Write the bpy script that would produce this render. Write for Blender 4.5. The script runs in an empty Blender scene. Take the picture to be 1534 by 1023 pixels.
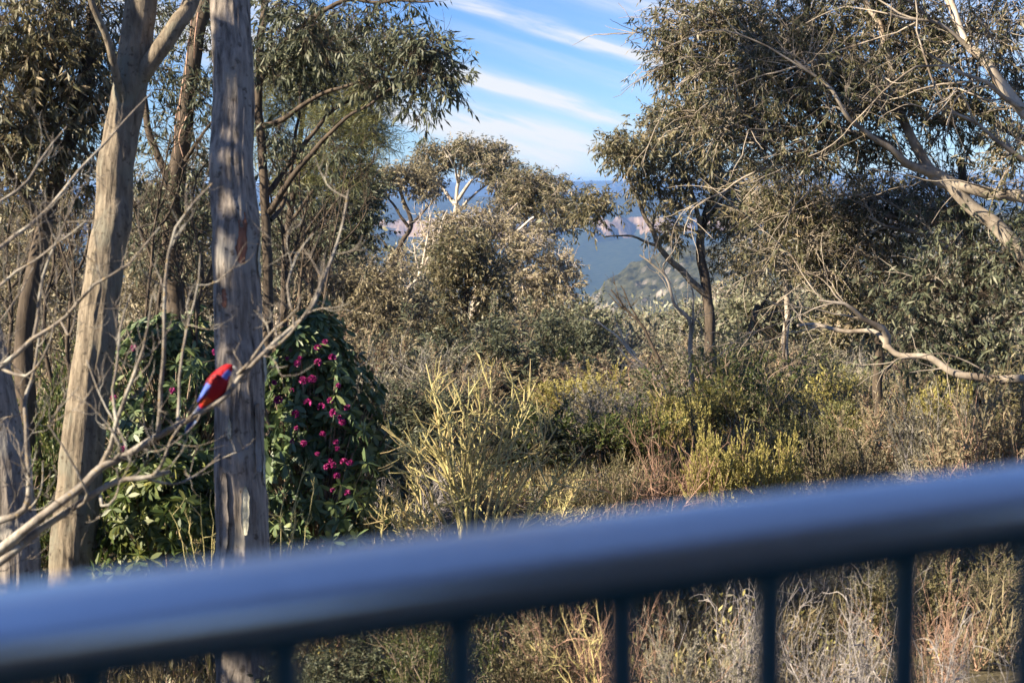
import bpy, math, numpy as np
from math import radians as R_
rng = np.random.default_rng(11)
sc = bpy.context.scene
COL = sc.collection
CAM = np.array([0.0, 0.0, 5.2])
F = 2130.0
PITCH = R_(6.4); ROLL = R_(0.6)
FW = np.array([0, math.cos(PITCH), -math.sin(PITCH)])
_u = np.array([0, math.sin(PITCH), math.cos(PITCH)]); _r = np.array([1.0, 0, 0])
RT = _r * math.cos(ROLL) - _u * math.sin(ROLL)
UP = _u * math.cos(ROLL) + _r * math.sin(ROLL)
def P(px, py, d):
    return CAM + d * (FW + (px - 767) / F * RT + (511.5 - py) / F * UP)
def nrm(v):
    return v / np.maximum(np.linalg.norm(v, axis=-1, keepdims=True), 1e-9)

# ---------------------------------------------------------------- noise
def _h(ix, iy, iz, s):
    n = (ix * 374761393 + iy * 668265263 + iz * 2147483647 + s * 974634777) & 0xffffffff
    n = ((n ^ (n >> 13)) * 1274126177) & 0xffffffff
    return ((n ^ (n >> 16)) & 0xffff) / 65535.0
def vnoise(p, s=0):
    p = np.asarray(p, float); i = np.floor(p).astype(np.int64); f = p - i; f = f * f * (3 - 2 * f)
    out = 0
    for a in (0, 1):
        for b in (0, 1):
            for c in (0, 1):
                w = (f[..., 0] if a else 1 - f[..., 0]) * (f[..., 1] if b else 1 - f[..., 1]) * (f[..., 2] if c else 1 - f[..., 2])
                out = out + w * _h(i[..., 0] + a, i[..., 1] + b, i[..., 2] + c, s)
    return out
def fbm(p, o=4, s=0):
    r = 0; a = .5
    for k in range(o):
        r = r + a * vnoise(np.asarray(p) * 2 ** k, s + k); a *= .5
    return r

# ---------------------------------------------------------------- ground
def ground(x, y):
    x = np.asarray(x, float); y = np.asarray(y, float)
    z = np.interp(y, [-60, 8, 12, 20, 30, 45, 70, 110, 160, 260, 500, 900, 1500],
                     [0.6, .5, .7, .7, 0.0, -1.7, -4.3, -7.0, -14, -45, -130, -230, -300])
    z = z + .35 * (vnoise(np.stack([x * .15, y * .15, 0 * x], -1), 3) - .5) * np.clip(y / 10, 0, 1)
    z = z + np.clip((x - 5) * .03, 0, 6) * np.clip((90 - y) / 60, 0, 1)
    return z

# ---------------------------------------------------------------- objects
def tag(o, label=None, cat=None, group=None, kind=None):
    if label: o['label'] = label
    if cat: o['category'] = cat
    if group: o['group'] = group
    if kind: o['kind'] = kind
    return o
def thing(name, label, cat, loc, group=None, kind=None):
    o = bpy.data.objects.new(name, None); COL.objects.link(o)
    o.location = [float(v) for v in loc]; o.empty_display_size = .1
    return tag(o, label, cat, group, kind)
def cat_data(lst):
    V = []; Q = []; A = []; off = 0
    for v, fs, a in lst:
        V.append(v); A.append(a); Q += [f + off for f in fs]; off += len(v)
    return np.concatenate(V), Q, np.concatenate(A)
def mk(name, V, faces, mat, parent=None, attr=None, smooth=False, base=None, col=None):
    """faces: list of int arrays (n,k)"""
    if base is None and parent is not None: base = np.array(parent.location)
    V = np.asarray(V, np.float64)
    if base is not None: V = V - base
    me = bpy.data.meshes.new(name)
    faces = [np.asarray(f, np.int32) for f in faces if len(f)]
    me.vertices.add(len(V)); me.vertices.foreach_set('co', V.astype(np.float32).ravel())
    nl = sum(f.size for f in faces); npo = sum(len(f) for f in faces)
    me.loops.add(nl); me.polygons.add(npo)
    me.loops.foreach_set('vertex_index', np.concatenate([f.ravel() for f in faces]))
    tot = np.concatenate([np.full(len(f), f.shape[1], np.int32) for f in faces])
    st = np.concatenate([[0], np.cumsum(tot)[:-1]]).astype(np.int32)
    me.polygons.foreach_set('loop_start', st)
    if smooth: me.polygons.foreach_set('use_smooth', np.ones(npo, bool))
    if attr is not None:
        a = me.attributes.new('rnd', 'FLOAT', 'POINT'); a.data.foreach_set('value', np.asarray(attr, np.float32))
    if col is not None:
        a = me.attributes.new('tint', 'FLOAT_COLOR', 'POINT')
        a.data.foreach_set('color', np.concatenate([col, np.ones((len(col), 1))], 1).astype(np.float32).ravel())
    me.update(calc_edges=True)
    me.materials.append(mat)
    o = bpy.data.objects.new(name, me); COL.objects.link(o)
    if parent is not None: o.parent = parent
    elif base is not None: o.location = [float(v) for v in base]
    return o

# ---------------------------------------------------------------- tubes and leaves
def tubes(Pts, Rad, s=3, jit=None):
    """Pts (N,n,3) Rad (N,n) -> data tuple"""
    Pts = np.asarray(Pts, float); Rad = np.asarray(Rad, float)
    if Pts.ndim == 2: Pts = Pts[None]; Rad = Rad[None]
    N, n, _ = Pts.shape
    t = nrm(np.gradient(Pts, axis=1))
    mt = nrm(Pts[:, -1] - Pts[:, 0])
    ref = np.where(np.abs(mt[:, 2:3]) > .8, np.array([[1.0, 0.13, 0]]), np.array([[0, 0.1, 1.0]]))[:, None, :]
    u = nrm(np.cross(t, ref)); v = np.cross(t, u)
    a = np.arange(s) * 2 * np.pi / s
    ring = u[:, :, None, :] * np.cos(a)[None, None, :, None] + v[:, :, None, :] * np.sin(a)[None, None, :, None]
    rr = Rad[:, :, None, None]
    if jit is not None: rr = rr * (1 + jit[:, :, :, None])
    V = Pts[:, :, None, :] + ring * rr
    i = np.arange(N)[:, None, None] * n * s + np.arange(n - 1)[None, :, None] * s
    k = np.arange(s)[None, None, :]; k2 = (k + 1) % s
    Fq = np.stack([i + k, i + k2, i + s + k2, i + s + k], -1).reshape(-1, 4)
    return V.reshape(-1, 3), [Fq], np.repeat(rng.random(N), n * s)
def leaves(pos, d, L, W, rnd, six=False, curl=.0):
    N = len(pos); L = np.broadcast_to(L, (N,))[:, None]; W = np.broadcast_to(W, (N,))[:, None]
    d = nrm(d); sd = nrm(np.cross(d, rng.normal(size=(N, 3)))); up = np.cross(sd, d)
    if six:
        up = np.where(up[:, 2:3] < 0, -up, up)
        V = np.stack([pos, pos + d * L * .3 + sd * W * .42 + up * L * .05, pos + d * L * .68 + sd * W * .5 + up * L * .02, pos + d * L - up * L * curl,
                      pos + d * L * .68 - sd * W * .5 + up * L * .02, pos + d * L * .3 - sd * W * .42 + up * L * .05], 1)
        k = 6
    else:
        m = pos + d * L * .42 + up * L * curl
        V = np.stack([pos, m + sd * W * .5, pos + d * L, m - sd * W * .5], 1); k = 4
    return V.reshape(-1, 3), [np.arange(N * k).reshape(N, k)], np.repeat(rnd, k)
def grow(S, D, L, n, wig=.25, up=.1):
    N = len(S); p = np.empty((N, n, 3)); p[:, 0] = S; d = nrm(D); st = np.broadcast_to(L, (N,))[:, None] / (n - 1)
    for i in range(1, n):
        d = nrm(d + rng.normal(size=(N, 3)) * wig + np.array([0, 0, up])); p[:, i] = p[:, i - 1] + d * st
    return p
def kids(Pt, k, t0=.25, t1=1., spread=.8):
    """k children per parent: start points and directions"""
    N, n, _ = Pt.shape
    t = (rng.random((N, k)) * (t1 - t0) + t0) * (n - 1); i = np.minimum(t.astype(int), n - 2); f = (t - i)[..., None]
    ar = np.arange(N)[:, None]
    S = Pt[ar, i] * (1 - f) + Pt[ar, i + 1] * f
    T = nrm(Pt[ar, i + 1] - Pt[ar, i])
    D = nrm(T + rng.normal(size=(N, k, 3)) * spread)
    return S.reshape(-1, 3), D.reshape(-1, 3), (t / (n - 1)).ravel()
def catmull(pts, n, wob=0.0):
    p = np.asarray(pts, float)
    if len(p) == 2: p = np.stack([p[0], (p[0] + p[1]) / 2, p[1]])
    q = np.concatenate([[2 * p[0] - p[1]], p, [2 * p[-1] - p[-2]]])
    seg = np.linalg.norm(np.diff(p[:, :3], axis=0), axis=1); c = np.concatenate([[0], np.cumsum(seg)])
    s = np.linspace(0, c[-1], n); i = np.clip(np.searchsorted(c, s, 'right') - 1, 0, len(p) - 2)
    t = ((s - c[i]) / np.maximum(seg[i], 1e-6))[:, None]
    a, b, d, e = q[i], q[i + 1], q[i + 2], q[i + 3]
    o = .5 * (2 * b + (d - a) * t + (2 * a - 5 * b + 4 * d - e) * t ** 2 + (3 * b - a - 3 * d + e) * t ** 3)
    if wob:
        o[:, :3] += wob * (np.stack([vnoise(np.stack([s * 1.3 / max(wob, .03) * .08 + 7 * k, s * 0 + k, s * 0], -1), 5 + k) for k in range(3)], -1) - .5) * 2 * np.sin(np.linspace(0, np.pi, n))[:, None] ** .5
    return o

# ---------------------------------------------------------------- materials
def mat(name, rough=.7, spec=.3):
    m = bpy.data.materials.new(name); m.use_nodes = True
    b = m.node_tree.nodes['Principled BSDF']; b.inputs['Roughness'].default_value = rough
    b.inputs['Specular IOR Level'].default_value = spec
    return m, m.node_tree, b
def ramp(nt, stops, src):
    r = nt.nodes.new('ShaderNodeValToRGB'); e = r.color_ramp.elements
    while len(e) < len(stops): e.new(.5)
    for k, (p, c) in enumerate(stops):
        e[k].position = p; e[k].color = (*c, 1)
    nt.links.new(src, r.inputs[0]); return r.outputs[0]
def noise_tex(nt, scale, detail=4, vec=None, stretch=None, rough=.55, coord='Object'):
    n = nt.nodes.new('ShaderNodeTexNoise'); n.inputs['Scale'].default_value = scale; n.inputs['Detail'].default_value = detail
    n.inputs['Roughness'].default_value = rough
    if vec is None:
        tc = nt.nodes.new('ShaderNodeTexCoord'); vec = tc.outputs[coord]
    if stretch:
        mp = nt.nodes.new('ShaderNodeMapping'); mp.inputs['Scale'].default_value = stretch; nt.links.new(vec, mp.inputs[0]); vec = mp.outputs[0]
    nt.links.new(vec, n.inputs['Vector']); return n.outputs['Fac']
def mix(nt, f, a, b, mode='MIX'):
    m = nt.nodes.new('ShaderNodeMix'); m.data_type = 'RGBA'; m.blend_type = mode
    for s, v in ((m.inputs[0], f), (m.inputs[6], a), (m.inputs[7], b)):
        if isinstance(v, (int, float)): s.default_value = v
        elif isinstance(v, tuple): s.default_value = (*v, 1)
        else: nt.links.new(v, s)
    return m.outputs[2]
def bump(nt, b, h, strength=.5, dist=.02):
    n = nt.nodes.new('ShaderNodeBump'); n.inputs['Strength'].default_value = strength; n.inputs['Distance'].default_value = dist
    nt.links.new(h, n.inputs['Height']); nt.links.new(n.outputs[0], b.inputs['Normal'])
def leaf_mat(name, stops, rough=.42, trans=.25, spec=.4):
    m, nt, b = mat(name, rough, spec)
    a = nt.nodes.new('ShaderNodeAttribute'); a.attribute_name = 'rnd'
    c = ramp(nt, stops, a.outputs['Fac']); nt.links.new(c, b.inputs['Base Color'])
    if trans:
        t = nt.nodes.new('ShaderNodeBsdfTranslucent'); nt.links.new(c, t.inputs[0])
        x = nt.nodes.new('ShaderNodeMixShader'); x.inputs[0].default_value = trans
        nt.links.new(b.outputs[0], x.inputs[1]); nt.links.new(t.outputs[0], x.inputs[2])
        nt.links.new(x.outputs[0], nt.nodes['Material Output'].inputs[0])
    return m
def bark_mat(name, c1, c2, c3=None, scale=9, stretch=(1, 1, .16), pscale=1.4, bstr=.6, c4=None):
    m, nt, b = mat(name, .85, .2)
    f = noise_tex(nt, scale, 6, stretch=stretch, rough=.65)
    c = ramp(nt, [(.3, c1), (.62, c2)], f)
    if c3:
        p = noise_tex(nt, pscale, 5, stretch=(1, 1, .6))
        c = mix(nt, ramp(nt, [(.5, (0, 0, 0)), (.62, (1, 1, 1))], p), c, c3)
    if c4:
        p = noise_tex(nt, pscale * 6, 3)
        c = mix(nt, ramp(nt, [(.58, (0, 0, 0)), (.68, (1, 1, 1))], p), c, c4)
    nt.links.new(c, b.inputs['Base Color'])
    if bstr: bump(nt, b, f, bstr, .02)
    return m
M = {}
M['stringy'] = bark_mat('stringy_bark', (.05, .042, .036), (.33, .29, .25), (.29, .275, .245), 20, (1, 1, .09), 2.4, 1.0, (.10, .085, .07))
M['tan'] = bark_mat('tan_bark', (.075, .06, .045), (.25, .21, .155), (.17, .165, .13), 17, (1, 1, .2), 3.0, 1.0, (.09, .075, .055))
M['dark'] = bark_mat('dark_bark', (.03, .024, .019), (.105, .082, .06), None, 12, (1, 1, .2))
M['pale'] = bark_mat('pale_gum_bark', (.19, .16, .125), (.43, .375, .30), (.16, .13, .10), 5, (1, 1, .4), 2.5, .25)
M['white'] = bark_mat('white_gum_bark', (.36, .31, .24), (.64, .57, .47), (.33, .25, .18), 4, (1, 1, .4), 2.0, .15)
M['twig'] = bark_mat('brown_twig', (.16, .12, .09), (.36, .28, .21), None, 12, (1, 1, 1), 1, 0)
M['greytwig'] = bark_mat('grey_twig', (.17, .155, .15), (.42, .39, .37), None, 12, (1, 1, 1), 1, 0)
M['lichen'] = bark_mat('lichened_branch_bark', (.09, .08, .07), (.26, .23, .195), (.36, .345, .30), 16, (1, 1, 1), 7, .5, (.27, .2, .1))
M['pinktwig'] = bark_mat('pinkish_twig', (.22, .13, .09), (.45, .30, .22), None, 12, (1, 1, 1), 1, 0)
M['yellowtwig'] = leaf_mat('yellow_green_twig', [(0, (.30, .275, .11)), (.6, (.46, .41, .18)), (1, (.50, .34, .18))], .6, 0)
M['rust'] = bark_mat('rusty_bark', (.09, .045, .03), (.27, .125, .08), None, 25, (1, 1, .2), 1, .6)
M['lichen_patch'] = bark_mat('pale_lichen', (.25, .26, .2), (.48, .47, .38), None, 30, (1, 1, 1), 1, .6)
M['gum'] = leaf_mat('gum_leaf', [(0, (.045, .055, .028)), (.4, (.12, .115, .06)), (.7, (.22, .19, .105)), (1, (.36, .28, .18))], .5, .25, .45)
M['gum_shaded'] = leaf_mat('shaded_gum_leaf', [(0, (.035, .045, .023)), (.5, (.095, .095, .046)), (.8, (.18, .155, .08)), (1, (.34, .25, .15))], .48, .22, .45)  # gum leaf colour darkened to stand for deep shade in the right-hand crowns
M['gum_dark'] = leaf_mat('dark_gum_leaf', [(0, (.04, .052, .033)), (.6, (.10, .115, .068)), (1, (.24, .235, .145))], .55, .22, .4)
M['gum_tan'] = leaf_mat('tan_gum_leaf', [(0, (.10, .09, .055)), (.5, (.25, .22, .135)), (1, (.40, .335, .22))], .55, .25, .3)
M['gum_grey'] = leaf_mat('grey_gum_leaf', [(0, (.085, .095, .06)), (.5, (.19, .20, .125)), (1, (.36, .345, .23))], .45, .25, .4)
M['needle'] = leaf_mat('fine_needle', [(0, (.08, .095, .045)), (.6, (.19, .20, .085)), (1, (.36, .33, .10))], .5, .25)
M['heath'] = leaf_mat('olive_heath_leaf', [(0, (.055, .06, .03)), (.6, (.165, .155, .075)), (1, (.34, .29, .15))], .5, .2)
M['heath_y'] = leaf_mat('yellow_heath_leaf', [(0, (.17, .165, .05)), (.5, (.38, .35, .11)), (1, (.60, .52, .23))], .5, .3)
M['green'] = leaf_mat('green_shrub_leaf', [(0, (.03, .048, .016)), (.6, (.085, .11, .034)), (1, (.21, .215, .06))], .42, .25)
M['greygreen'] = leaf_mat('grey_green_leaf', [(0, (.10, .10, .07)), (.5, (.22, .21, .15)), (1, (.36, .32, .23))], .6, .2, .25)
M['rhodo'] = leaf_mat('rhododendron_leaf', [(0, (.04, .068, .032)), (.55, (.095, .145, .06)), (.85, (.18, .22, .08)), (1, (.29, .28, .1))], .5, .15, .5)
M['rhodo_lit'] = leaf_mat('sunlit_rhododendron_leaf', [(0, (.03, .055, .018)), (.45, (.075, .11, .03)), (.8, (.17, .19, .05)), (1, (.32, .3, .08))], .48, .25, .4)  # yellow of sunlit leaf rosettes put into the colour
M['flower'] = leaf_mat('magenta_petal', [(0, (.15, .008, .07)), (.6, (.33, .018, .15)), (1, (.50, .07, .27))], .5, .25)
M['dry'] = leaf_mat('dry_grass_blade', [(0, (.12, .10, .055)), (.5, (.26, .215, .12)), (1, (.40, .34, .2))], .6, .3)
M['whitefl'] = leaf_mat('white_petal', [(0, (.6, .58, .5)), (1, (.8, .78, .72))], .6, .2)
# ---------------------------------------------------------------- trees
class Tree:
    def __init__(s, name, label, cat, base, bark, leaf=None, group=None, grounded=True):
        b = P(*base)
        if grounded: b[2] = float(ground(b[0], b[1])) - .05
        s.b = b; s.root = thing(name, label, cat, b, group); s.bark = bark; s.leaf = leaf
        s.N = np.zeros((0, 3)); s.T = np.zeros((0, 3)); s.R = np.zeros(0); s.att = []; s.lines = []; s.raw = []
    def add_nodes(s, p, r):
        s.N = np.concatenate([s.N, p]); s.T = np.concatenate([s.T, nrm(np.gradient(p, axis=0))]); s.R = np.concatenate([s.R, r])
    def line(s, pts, r0, r1, part='limb', sides=9, wob=.04, bark=None, rough=0, from_ground=False, n=None, pw=1.0):
        q = np.array([P(*p) for p in pts])
        if from_ground: q = np.concatenate([s.b[None], q])
        L = np.linalg.norm(np.diff(q, axis=0), axis=1).sum()
        n = n or int(np.clip(L / .12, 8, 70))
        q = catmull(q, n, wob); t = np.linspace(0, 1, n) ** pw
        r = r0 + (r1 - r0) * t
        if from_ground: r = r * (1 + .45 * np.exp(-np.linspace(0, L, n) / .35))
        jit = None
        if rough or sides > 6:
            a = np.arange(sides) * 2 * np.pi / sides; zz = np.linspace(0, L, n)
            A, Z = np.meshgrid(a, zz); x = np.cos(A); y = np.sin(A); k = rng.integers(1, 99)
            jit = .22 * (fbm(np.stack([x * 1.1 + k, y * 1.1, Z * .9], -1), 3, 2) - .45)
            if rough:
                jit = jit + rough * (np.abs(fbm(np.stack([x * 5.5 + k, y * 5.5, Z * .8 + vnoise(np.stack([x * 3, y * 3, Z * 3], -1)) * .4], -1), 3, 7) - .45) * 2 - .3)
                jit = jit + rough * .5 * (fbm(np.stack([x * 14 + k, y * 14, Z * 5], -1), 2, 9) - .4)
        d = tubes(q, r, sides, None if jit is None else jit[None])
        o = mk(part, d[0], d[1], bark or s.bark, s.root, smooth=True); s.raw.append((part, d, bark or s.bark, o))
        s.add_nodes(q, r); s.lines.append((q, r)); return q, r
    def clump(s, *cl):
        for (px, py, d, rx, ry, n) in cl:
            u = nrm(rng.normal(size=(n, 3))) * (rng.random((n, 1)) ** .42)
            sx = rx * d / F; sz = ry * d / F
            c = P(px, py, d); s.att.append(c + u * np.array([sx, (sx + sz) * .55, sz]))
    def build(s, T=6, tw=.45, K=10, LL=.11, LW=.02, droop=.8, br=.016, out=.3, six=False, sides=4, crown='crown', rosette=False, keep=1.0, wig=.06, trk=.02, bw=True, bare=0.0, rmin=.0035):
        A = np.concatenate(s.att)
        if not len(s.N): s.add_nodes(s.b[None] + np.array([[0, 0, 0], [0, 0, .1]]), np.array([.03, .03]))
        dm = np.array([np.min(((s.N - a) ** 2).sum(1)) for a in A]); A = A[np.argsort(dm)]
        pts = []; rad = []; m = 8; t = np.linspace(0, 1, m)[:, None]
        cap = len(s.N); buf = np.zeros((cap + len(A) * 5, 3)); tb = buf.copy(); rb = np.zeros(len(buf)); buf[:cap] = s.N; tb[:cap] = s.T; rb[:cap] = s.R
        for a in A:
            v = a - buf[:cap]; dd = np.linalg.norm(v, axis=1)
            cost = dd * (1 + .5 * np.clip(-v[:, 2] / (dd + .01), 0, 1)) * (1 + .35 * (1 - (v * tb[:cap]).sum(1) / (dd + .01)))
            j = int(np.argmin(cost)); p0 = buf[j]; D = max(dd[j], .05)
            c1 = p0 + D * .4 * nrm(tb[j] * .6 + v[j] / D * .5 + np.array([0, 0, .25])); c2 = a - v[j] / D * D * .25 + np.array([0, 0, -.04 * D])
            q = p0 * (1 - t) ** 3 + 3 * c1 * t * (1 - t) ** 2 + 3 * c2 * t ** 2 * (1 - t) + a * t ** 3
            q[1:-1] += rng.normal(size=(m - 2, 3)) * wig * D ** .7 * .5
            r0 = min(rb[j] * .75, br * max(D, .15) ** .6 + .004); r = np.linspace(r0, max(rmin, r0 * .3), m)
            pts.append(q); rad.append(r)
            k = [2, 4, 5, 6, 7]; buf[cap:cap + 5] = q[k]; tb[cap:cap + 5] = nrm(np.gradient(q, axis=0))[k]; rb[cap:cap + 5] = r[k]; cap += 5
        pts = np.array(pts); rad = np.array(rad)
        S, D, tt = kids(pts, T, .35, 1., .85)
        n = len(S); tl = tw * (.5 + rng.random(n)); D = nrm(D + np.array([0, 0, .25]) )
        tp = grow(S, D, tl, 5, .2, -.05)
        own = np.repeat(rng.random(len(pts)), T)
        data = [tubes(pts, rad, sides), tubes(tp, np.linspace(.0045, .0015, 5)[None] * np.ones((n, 1)) * (trk / .02), 3)]
        V, Fc, At = cat_data(data)
        mk('branchwork', V, Fc, s.bark if bw is True else bw, s.root, attr=At)
        if s.leaf is not None:
            S, D, tt = kids(tp, K, .3, 1., .6)
            N = len(S); own = np.repeat(own, K)
            if bare: kp = np.repeat(np.repeat(rng.random(len(pts)) > bare, T), K); S, D, own = S[kp], D[kp], own[kp]; N = len(S)
            if keep < 1: kp = rng.random(N) < keep; S, D, own = S[kp], D[kp], own[kp]; N = len(S)
            D = nrm(D * .7 + rng.normal(size=(N, 3)) * .45 + np.array([0, 0, -droop]))
            L = LL * (.6 + .75 * rng.random(N))
            V, Fc, At = leaves(S, D, L, L * LW / LL * (.8 + .4 * rng.random(N)), np.clip(.55 * rng.random(N) + .45 * own, 0, 1), six)
            mk(crown, V, Fc, s.leaf, s.root, attr=At)
        return s
    def arcs(s, k, L, r, bias, name='branchwork', lv2=3, bark=None):
        """long fine pale limbs arching from the big ones"""
        data = []
        for q, rr in s.lines[1:]:
            S, D, tt = kids(q[None], k, .2, .95, .35); D = nrm(D + np.array(bias) * .5 + rng.normal(size=D.shape) * .42)
            p = grow(S, D, L * (.5 + rng.random(len(S))), 14, .15, -.04); data.append(tubes(p, np.linspace(r, r * .3, 14)[None] * (.6 + .7 * rng.random((len(p), 1))), 5))
            S, D, tt = kids(p, lv2, .3, .95, .5); p = grow(S, D, L * .4 * (.5 + rng.random(len(S))), 8, .16, -.02); data.append(tubes(p, np.linspace(r * .5, r * .2, 8)[None] * np.ones((len(p), 1)), 4))
        V, Fc, At = cat_data(data); mk(name, V, Fc, bark or s.bark, s.root, attr=At, smooth=True); return s
    def twigs(s, k=14, L=.6, lev=2, r=.008, wig=.22, up=.08, t0=.2, spread=.75, mats=None, name='branchwork', tip=None):
        """bare side branches on every line"""
        for (q, rr), (nm, d0, bk, ob) in zip(s.lines, s.raw):
            data = [(d0[0], d0[1], d0[2])]
            kk = max(2, int(k * np.linalg.norm(q[-1] - q[0]) / 1.5))
            pp = q[None]; l = L; r0 = r
            for lv in range(lev):
                S, D, tt = kids(pp, kk if lv == 0 else 4, t0 if lv == 0 else .25, 1., spread)
                pp = grow(S, D, l * (.4 + .9 * rng.random(len(S))), 7, wig, up)
                data.append(tubes(pp, np.linspace(r0, r0 * .3, 7)[None] * np.ones((len(pp), 1)), 5 if lv == 0 else 4))
                l *= .55; r0 *= .55
            bpy.data.objects.remove(ob); V, Fc, At = cat_data(data); mk(nm, V, Fc, bk, s.root, attr=At, smooth=True)
        return s

# ---------------------------------------------------------------- shrub library (unit: metres, base at origin)
def shrub_mesh(prim, k1, k2, h, cone, K, LL, LW, droop, up=.12, wig=.18, r=.014, ld=.4, t0=.25, lev_leaf=.1, six=False, spread=.6, wide=None):
    a = rng.random(prim) * 2 * np.pi; c = cone * np.sqrt(rng.random(prim))
    D = np.stack([np.cos(a) * np.sin(c), np.sin(a) * np.sin(c), np.cos(c)], -1)
    S = D * np.array([.12, .12, 0]) * (wide or 1) + np.array([0, 0, -.1])
    p0 = grow(S, D, h * .62 * (.7 + .5 * rng.random(prim)), 8, wig * .5, up * .5)
    S, D, t = kids(p0, k1, t0, 1., spread); p1 = grow(S, D, h * .33 * (.5 + .7 * rng.random(len(S))), 6, wig, up)
    S, D, t = kids(p1, k2, .2, 1., spread * .9); p2 = grow(S, D, h * .19 * (.5 + .8 * rng.random(len(S))), 5, wig, up)
    st = cat_data([tubes(p0, np.linspace(r, r * .4, 8)[None] * np.ones((len(p0), 1)), 5), tubes(p1, np.linspace(r * .45, r * .2, 6)[None] * np.ones((len(p1), 1)), 4),
                   tubes(p2, np.linspace(r * .24, r * .1, 5)[None] * np.ones((len(p2), 1)), 3)])
    if not K: return st, None
    S, D, t = kids(p2, K, lev_leaf, 1., ld); n = len(S); own = np.repeat(rng.random(len(p2)), K)
    D = nrm(D + np.array([0, 0, -droop])); L = LL * (.6 + .8 * rng.random(n))
    return st, leaves(S, D, L, L * LW / LL, np.clip(.5 * rng.random(n) + .2 * own + .3 * t * rng.random(n) ** .5, 0, 1), six)
LIB = {}
def lib(name, stem_mat, leaf, w, h, *a, part='foliage', variants=2, **kw):
    LIB[name] = []
    for _ in range(variants):
        st, lf = shrub_mesh(*a, h=h, **kw)
        LIB[name].append((st, lf, stem_mat, leaf, part, h))
def build_lib():
    lib('heath', M['twig'], M['heath'], 1, 2.0, 16, 7, 6, cone=.75, K=30, LL=.045, LW=.013, droop=-.1)
    lib('heath_fine', M['twig'], M['needle'], 1, 2.0, 22, 7, 6, cone=.85, K=26, LL=.06, LW=.009, droop=-.1, up=.1)
    lib('yellow', M['pinktwig'], M['heath_y'], 1, 2.0, 16, 7, 7, cone=.85, K=34, LL=.048, LW=.024, droop=-.3, up=.18, wig=.14, t0=.3)
    lib('green', M['twig'], M['green'], 1, 2.0, 16, 7, 6, cone=.8, K=20, LL=.07, LW=.026, droop=.1)
    lib('greygreen', M['greytwig'], M['greygreen'], 1, 2.0, 13, 6, 6, cone=.8, K=20, LL=.06, LW=.014, droop=.1)
    lib('gum', M['twig'], M['gum'], 1, 2.0, 12, 6, 6, cone=.7, K=18, LL=.10, LW=.02, droop=.7)
    lib('gumdark', M['dark'], M['gum_dark'], 1, 2.0, 14, 7, 6, cone=.8, K=20, LL=.09, LW=.022, droop=.6)
    lib('tan', M['pinktwig'], M['gum_tan'], 1, 2.0, 13, 6, 6, cone=.75, K=18, LL=.075, LW=.017, droop=.25)
    lib('pinktwig', M['pinktwig'], None, 1, 2.0, 10, 7, 6, cone=.9, K=0, LL=0, LW=0, droop=0, r=.015, wig=.22, up=.03, spread=.7)
    lib('greytwig', M['greytwig'], None, 1, 2.0, 9, 7, 7, cone=1.0, K=0, LL=0, LW=0, droop=0, r=.015, wig=.34, up=.02, spread=.9)
    lib('stemmy', M['white'], M['greygreen'], 1, 2.0, 9, 5, 7, cone=.42, K=26, LL=.06, LW=.016, droop=.1, r=.018, t0=.72, up=.05)
    lib('sapling', M['white'], M['gum_grey'], 1, 2.0, 5, 5, 6, cone=.3, K=18, LL=.085, LW=.02, droop=.5, r=.018, t0=.6)
_cache = {}
def place(kind, label, cat, name, px, top, d, wpx, group=None, var=None, hmin=.7, leaf=None, stem=None, rot=None, tall=None):
    """shrub whose top reaches pixel row `top`, about wpx photo pixels wide, rooted on the ground"""
    g = P(px, top, d); zb = float(ground(g[0], g[1])); h = max(g[2] - zb, hmin) if tall is None else tall
    v = int(rng.integers(len(LIB[kind]))) if var is None else var
    st, lf, sm, lm, part, lh = LIB[kind][v]
    key = (kind, v, leaf, stem)
    root = thing(name, label, cat, (g[0], g[1], zb), group)
    if key not in _cache:
        parts = [mk('stem', st[0], st[1], M[stem] if stem else sm, root, attr=st[2], base=np.zeros(3))]
        if lf is not None: parts.append(mk(part, lf[0], lf[1], M[leaf] if leaf else lm, root, attr=lf[2], base=np.zeros(3)))
        for q in parts: q.location = (0, 0, 0)
        ex = np.concatenate([st[0]] + ([lf[0]] if lf is not None else [])); rad = np.percentile(np.abs(ex[:, :2]).max(1), 93); top_ = np.percentile(ex[:, 2], 98.5)
        _cache[key] = (parts, rad, top_)
    else:
        parts, rad, top_ = _cache[key]; new = []
        for q in parts:
            c = q.copy(); COL.objects.link(c); c.parent = root; new.append(c)
    parts, rad, top_ = _cache[key]
    sx = max(wpx * 1.3 * d / F / 2 / rad, .45 * h / top_ if lf is None else .62 * h / top_); sz = h / top_
    root.scale = (sx, sx * .95, sz); root.rotation_euler = (0, 0, float(rng.random() * 6.28) if rot is None else rot)
    return root
# ================================================================ camera, sun, sky
cam = bpy.data.cameras.new('camera'); co = bpy.data.objects.new('camera', cam); COL.objects.link(co); sc.camera = co
cam.sensor_width = 36; cam.lens = 36 * F / 1534; cam.clip_start = .05; cam.clip_end = 40000
from mathutils import Matrix
co.matrix_world = Matrix(((RT[0], UP[0], -FW[0], CAM[0]), (RT[1], UP[1], -FW[1], CAM[1]), (RT[2], UP[2], -FW[2], CAM[2]), (0, 0, 0, 1)))
cam.dof.use_dof = True; cam.dof.focus_distance = 26; cam.dof.aperture_fstop = 2.9
SUN_AZ = R_(246); SUN_EL = R_(31)
sv = np.array([math.sin(SUN_AZ) * math.cos(SUN_EL), math.cos(SUN_AZ) * math.cos(SUN_EL), math.sin(SUN_EL)])
sl = bpy.data.lights.new('sun', 'SUN'); so = bpy.data.objects.new('sun', sl); COL.objects.link(so)
sl.energy = 5.0; sl.angle = R_(.5); sl.color = (1, .85, .65)
from mathutils import Vector
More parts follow.
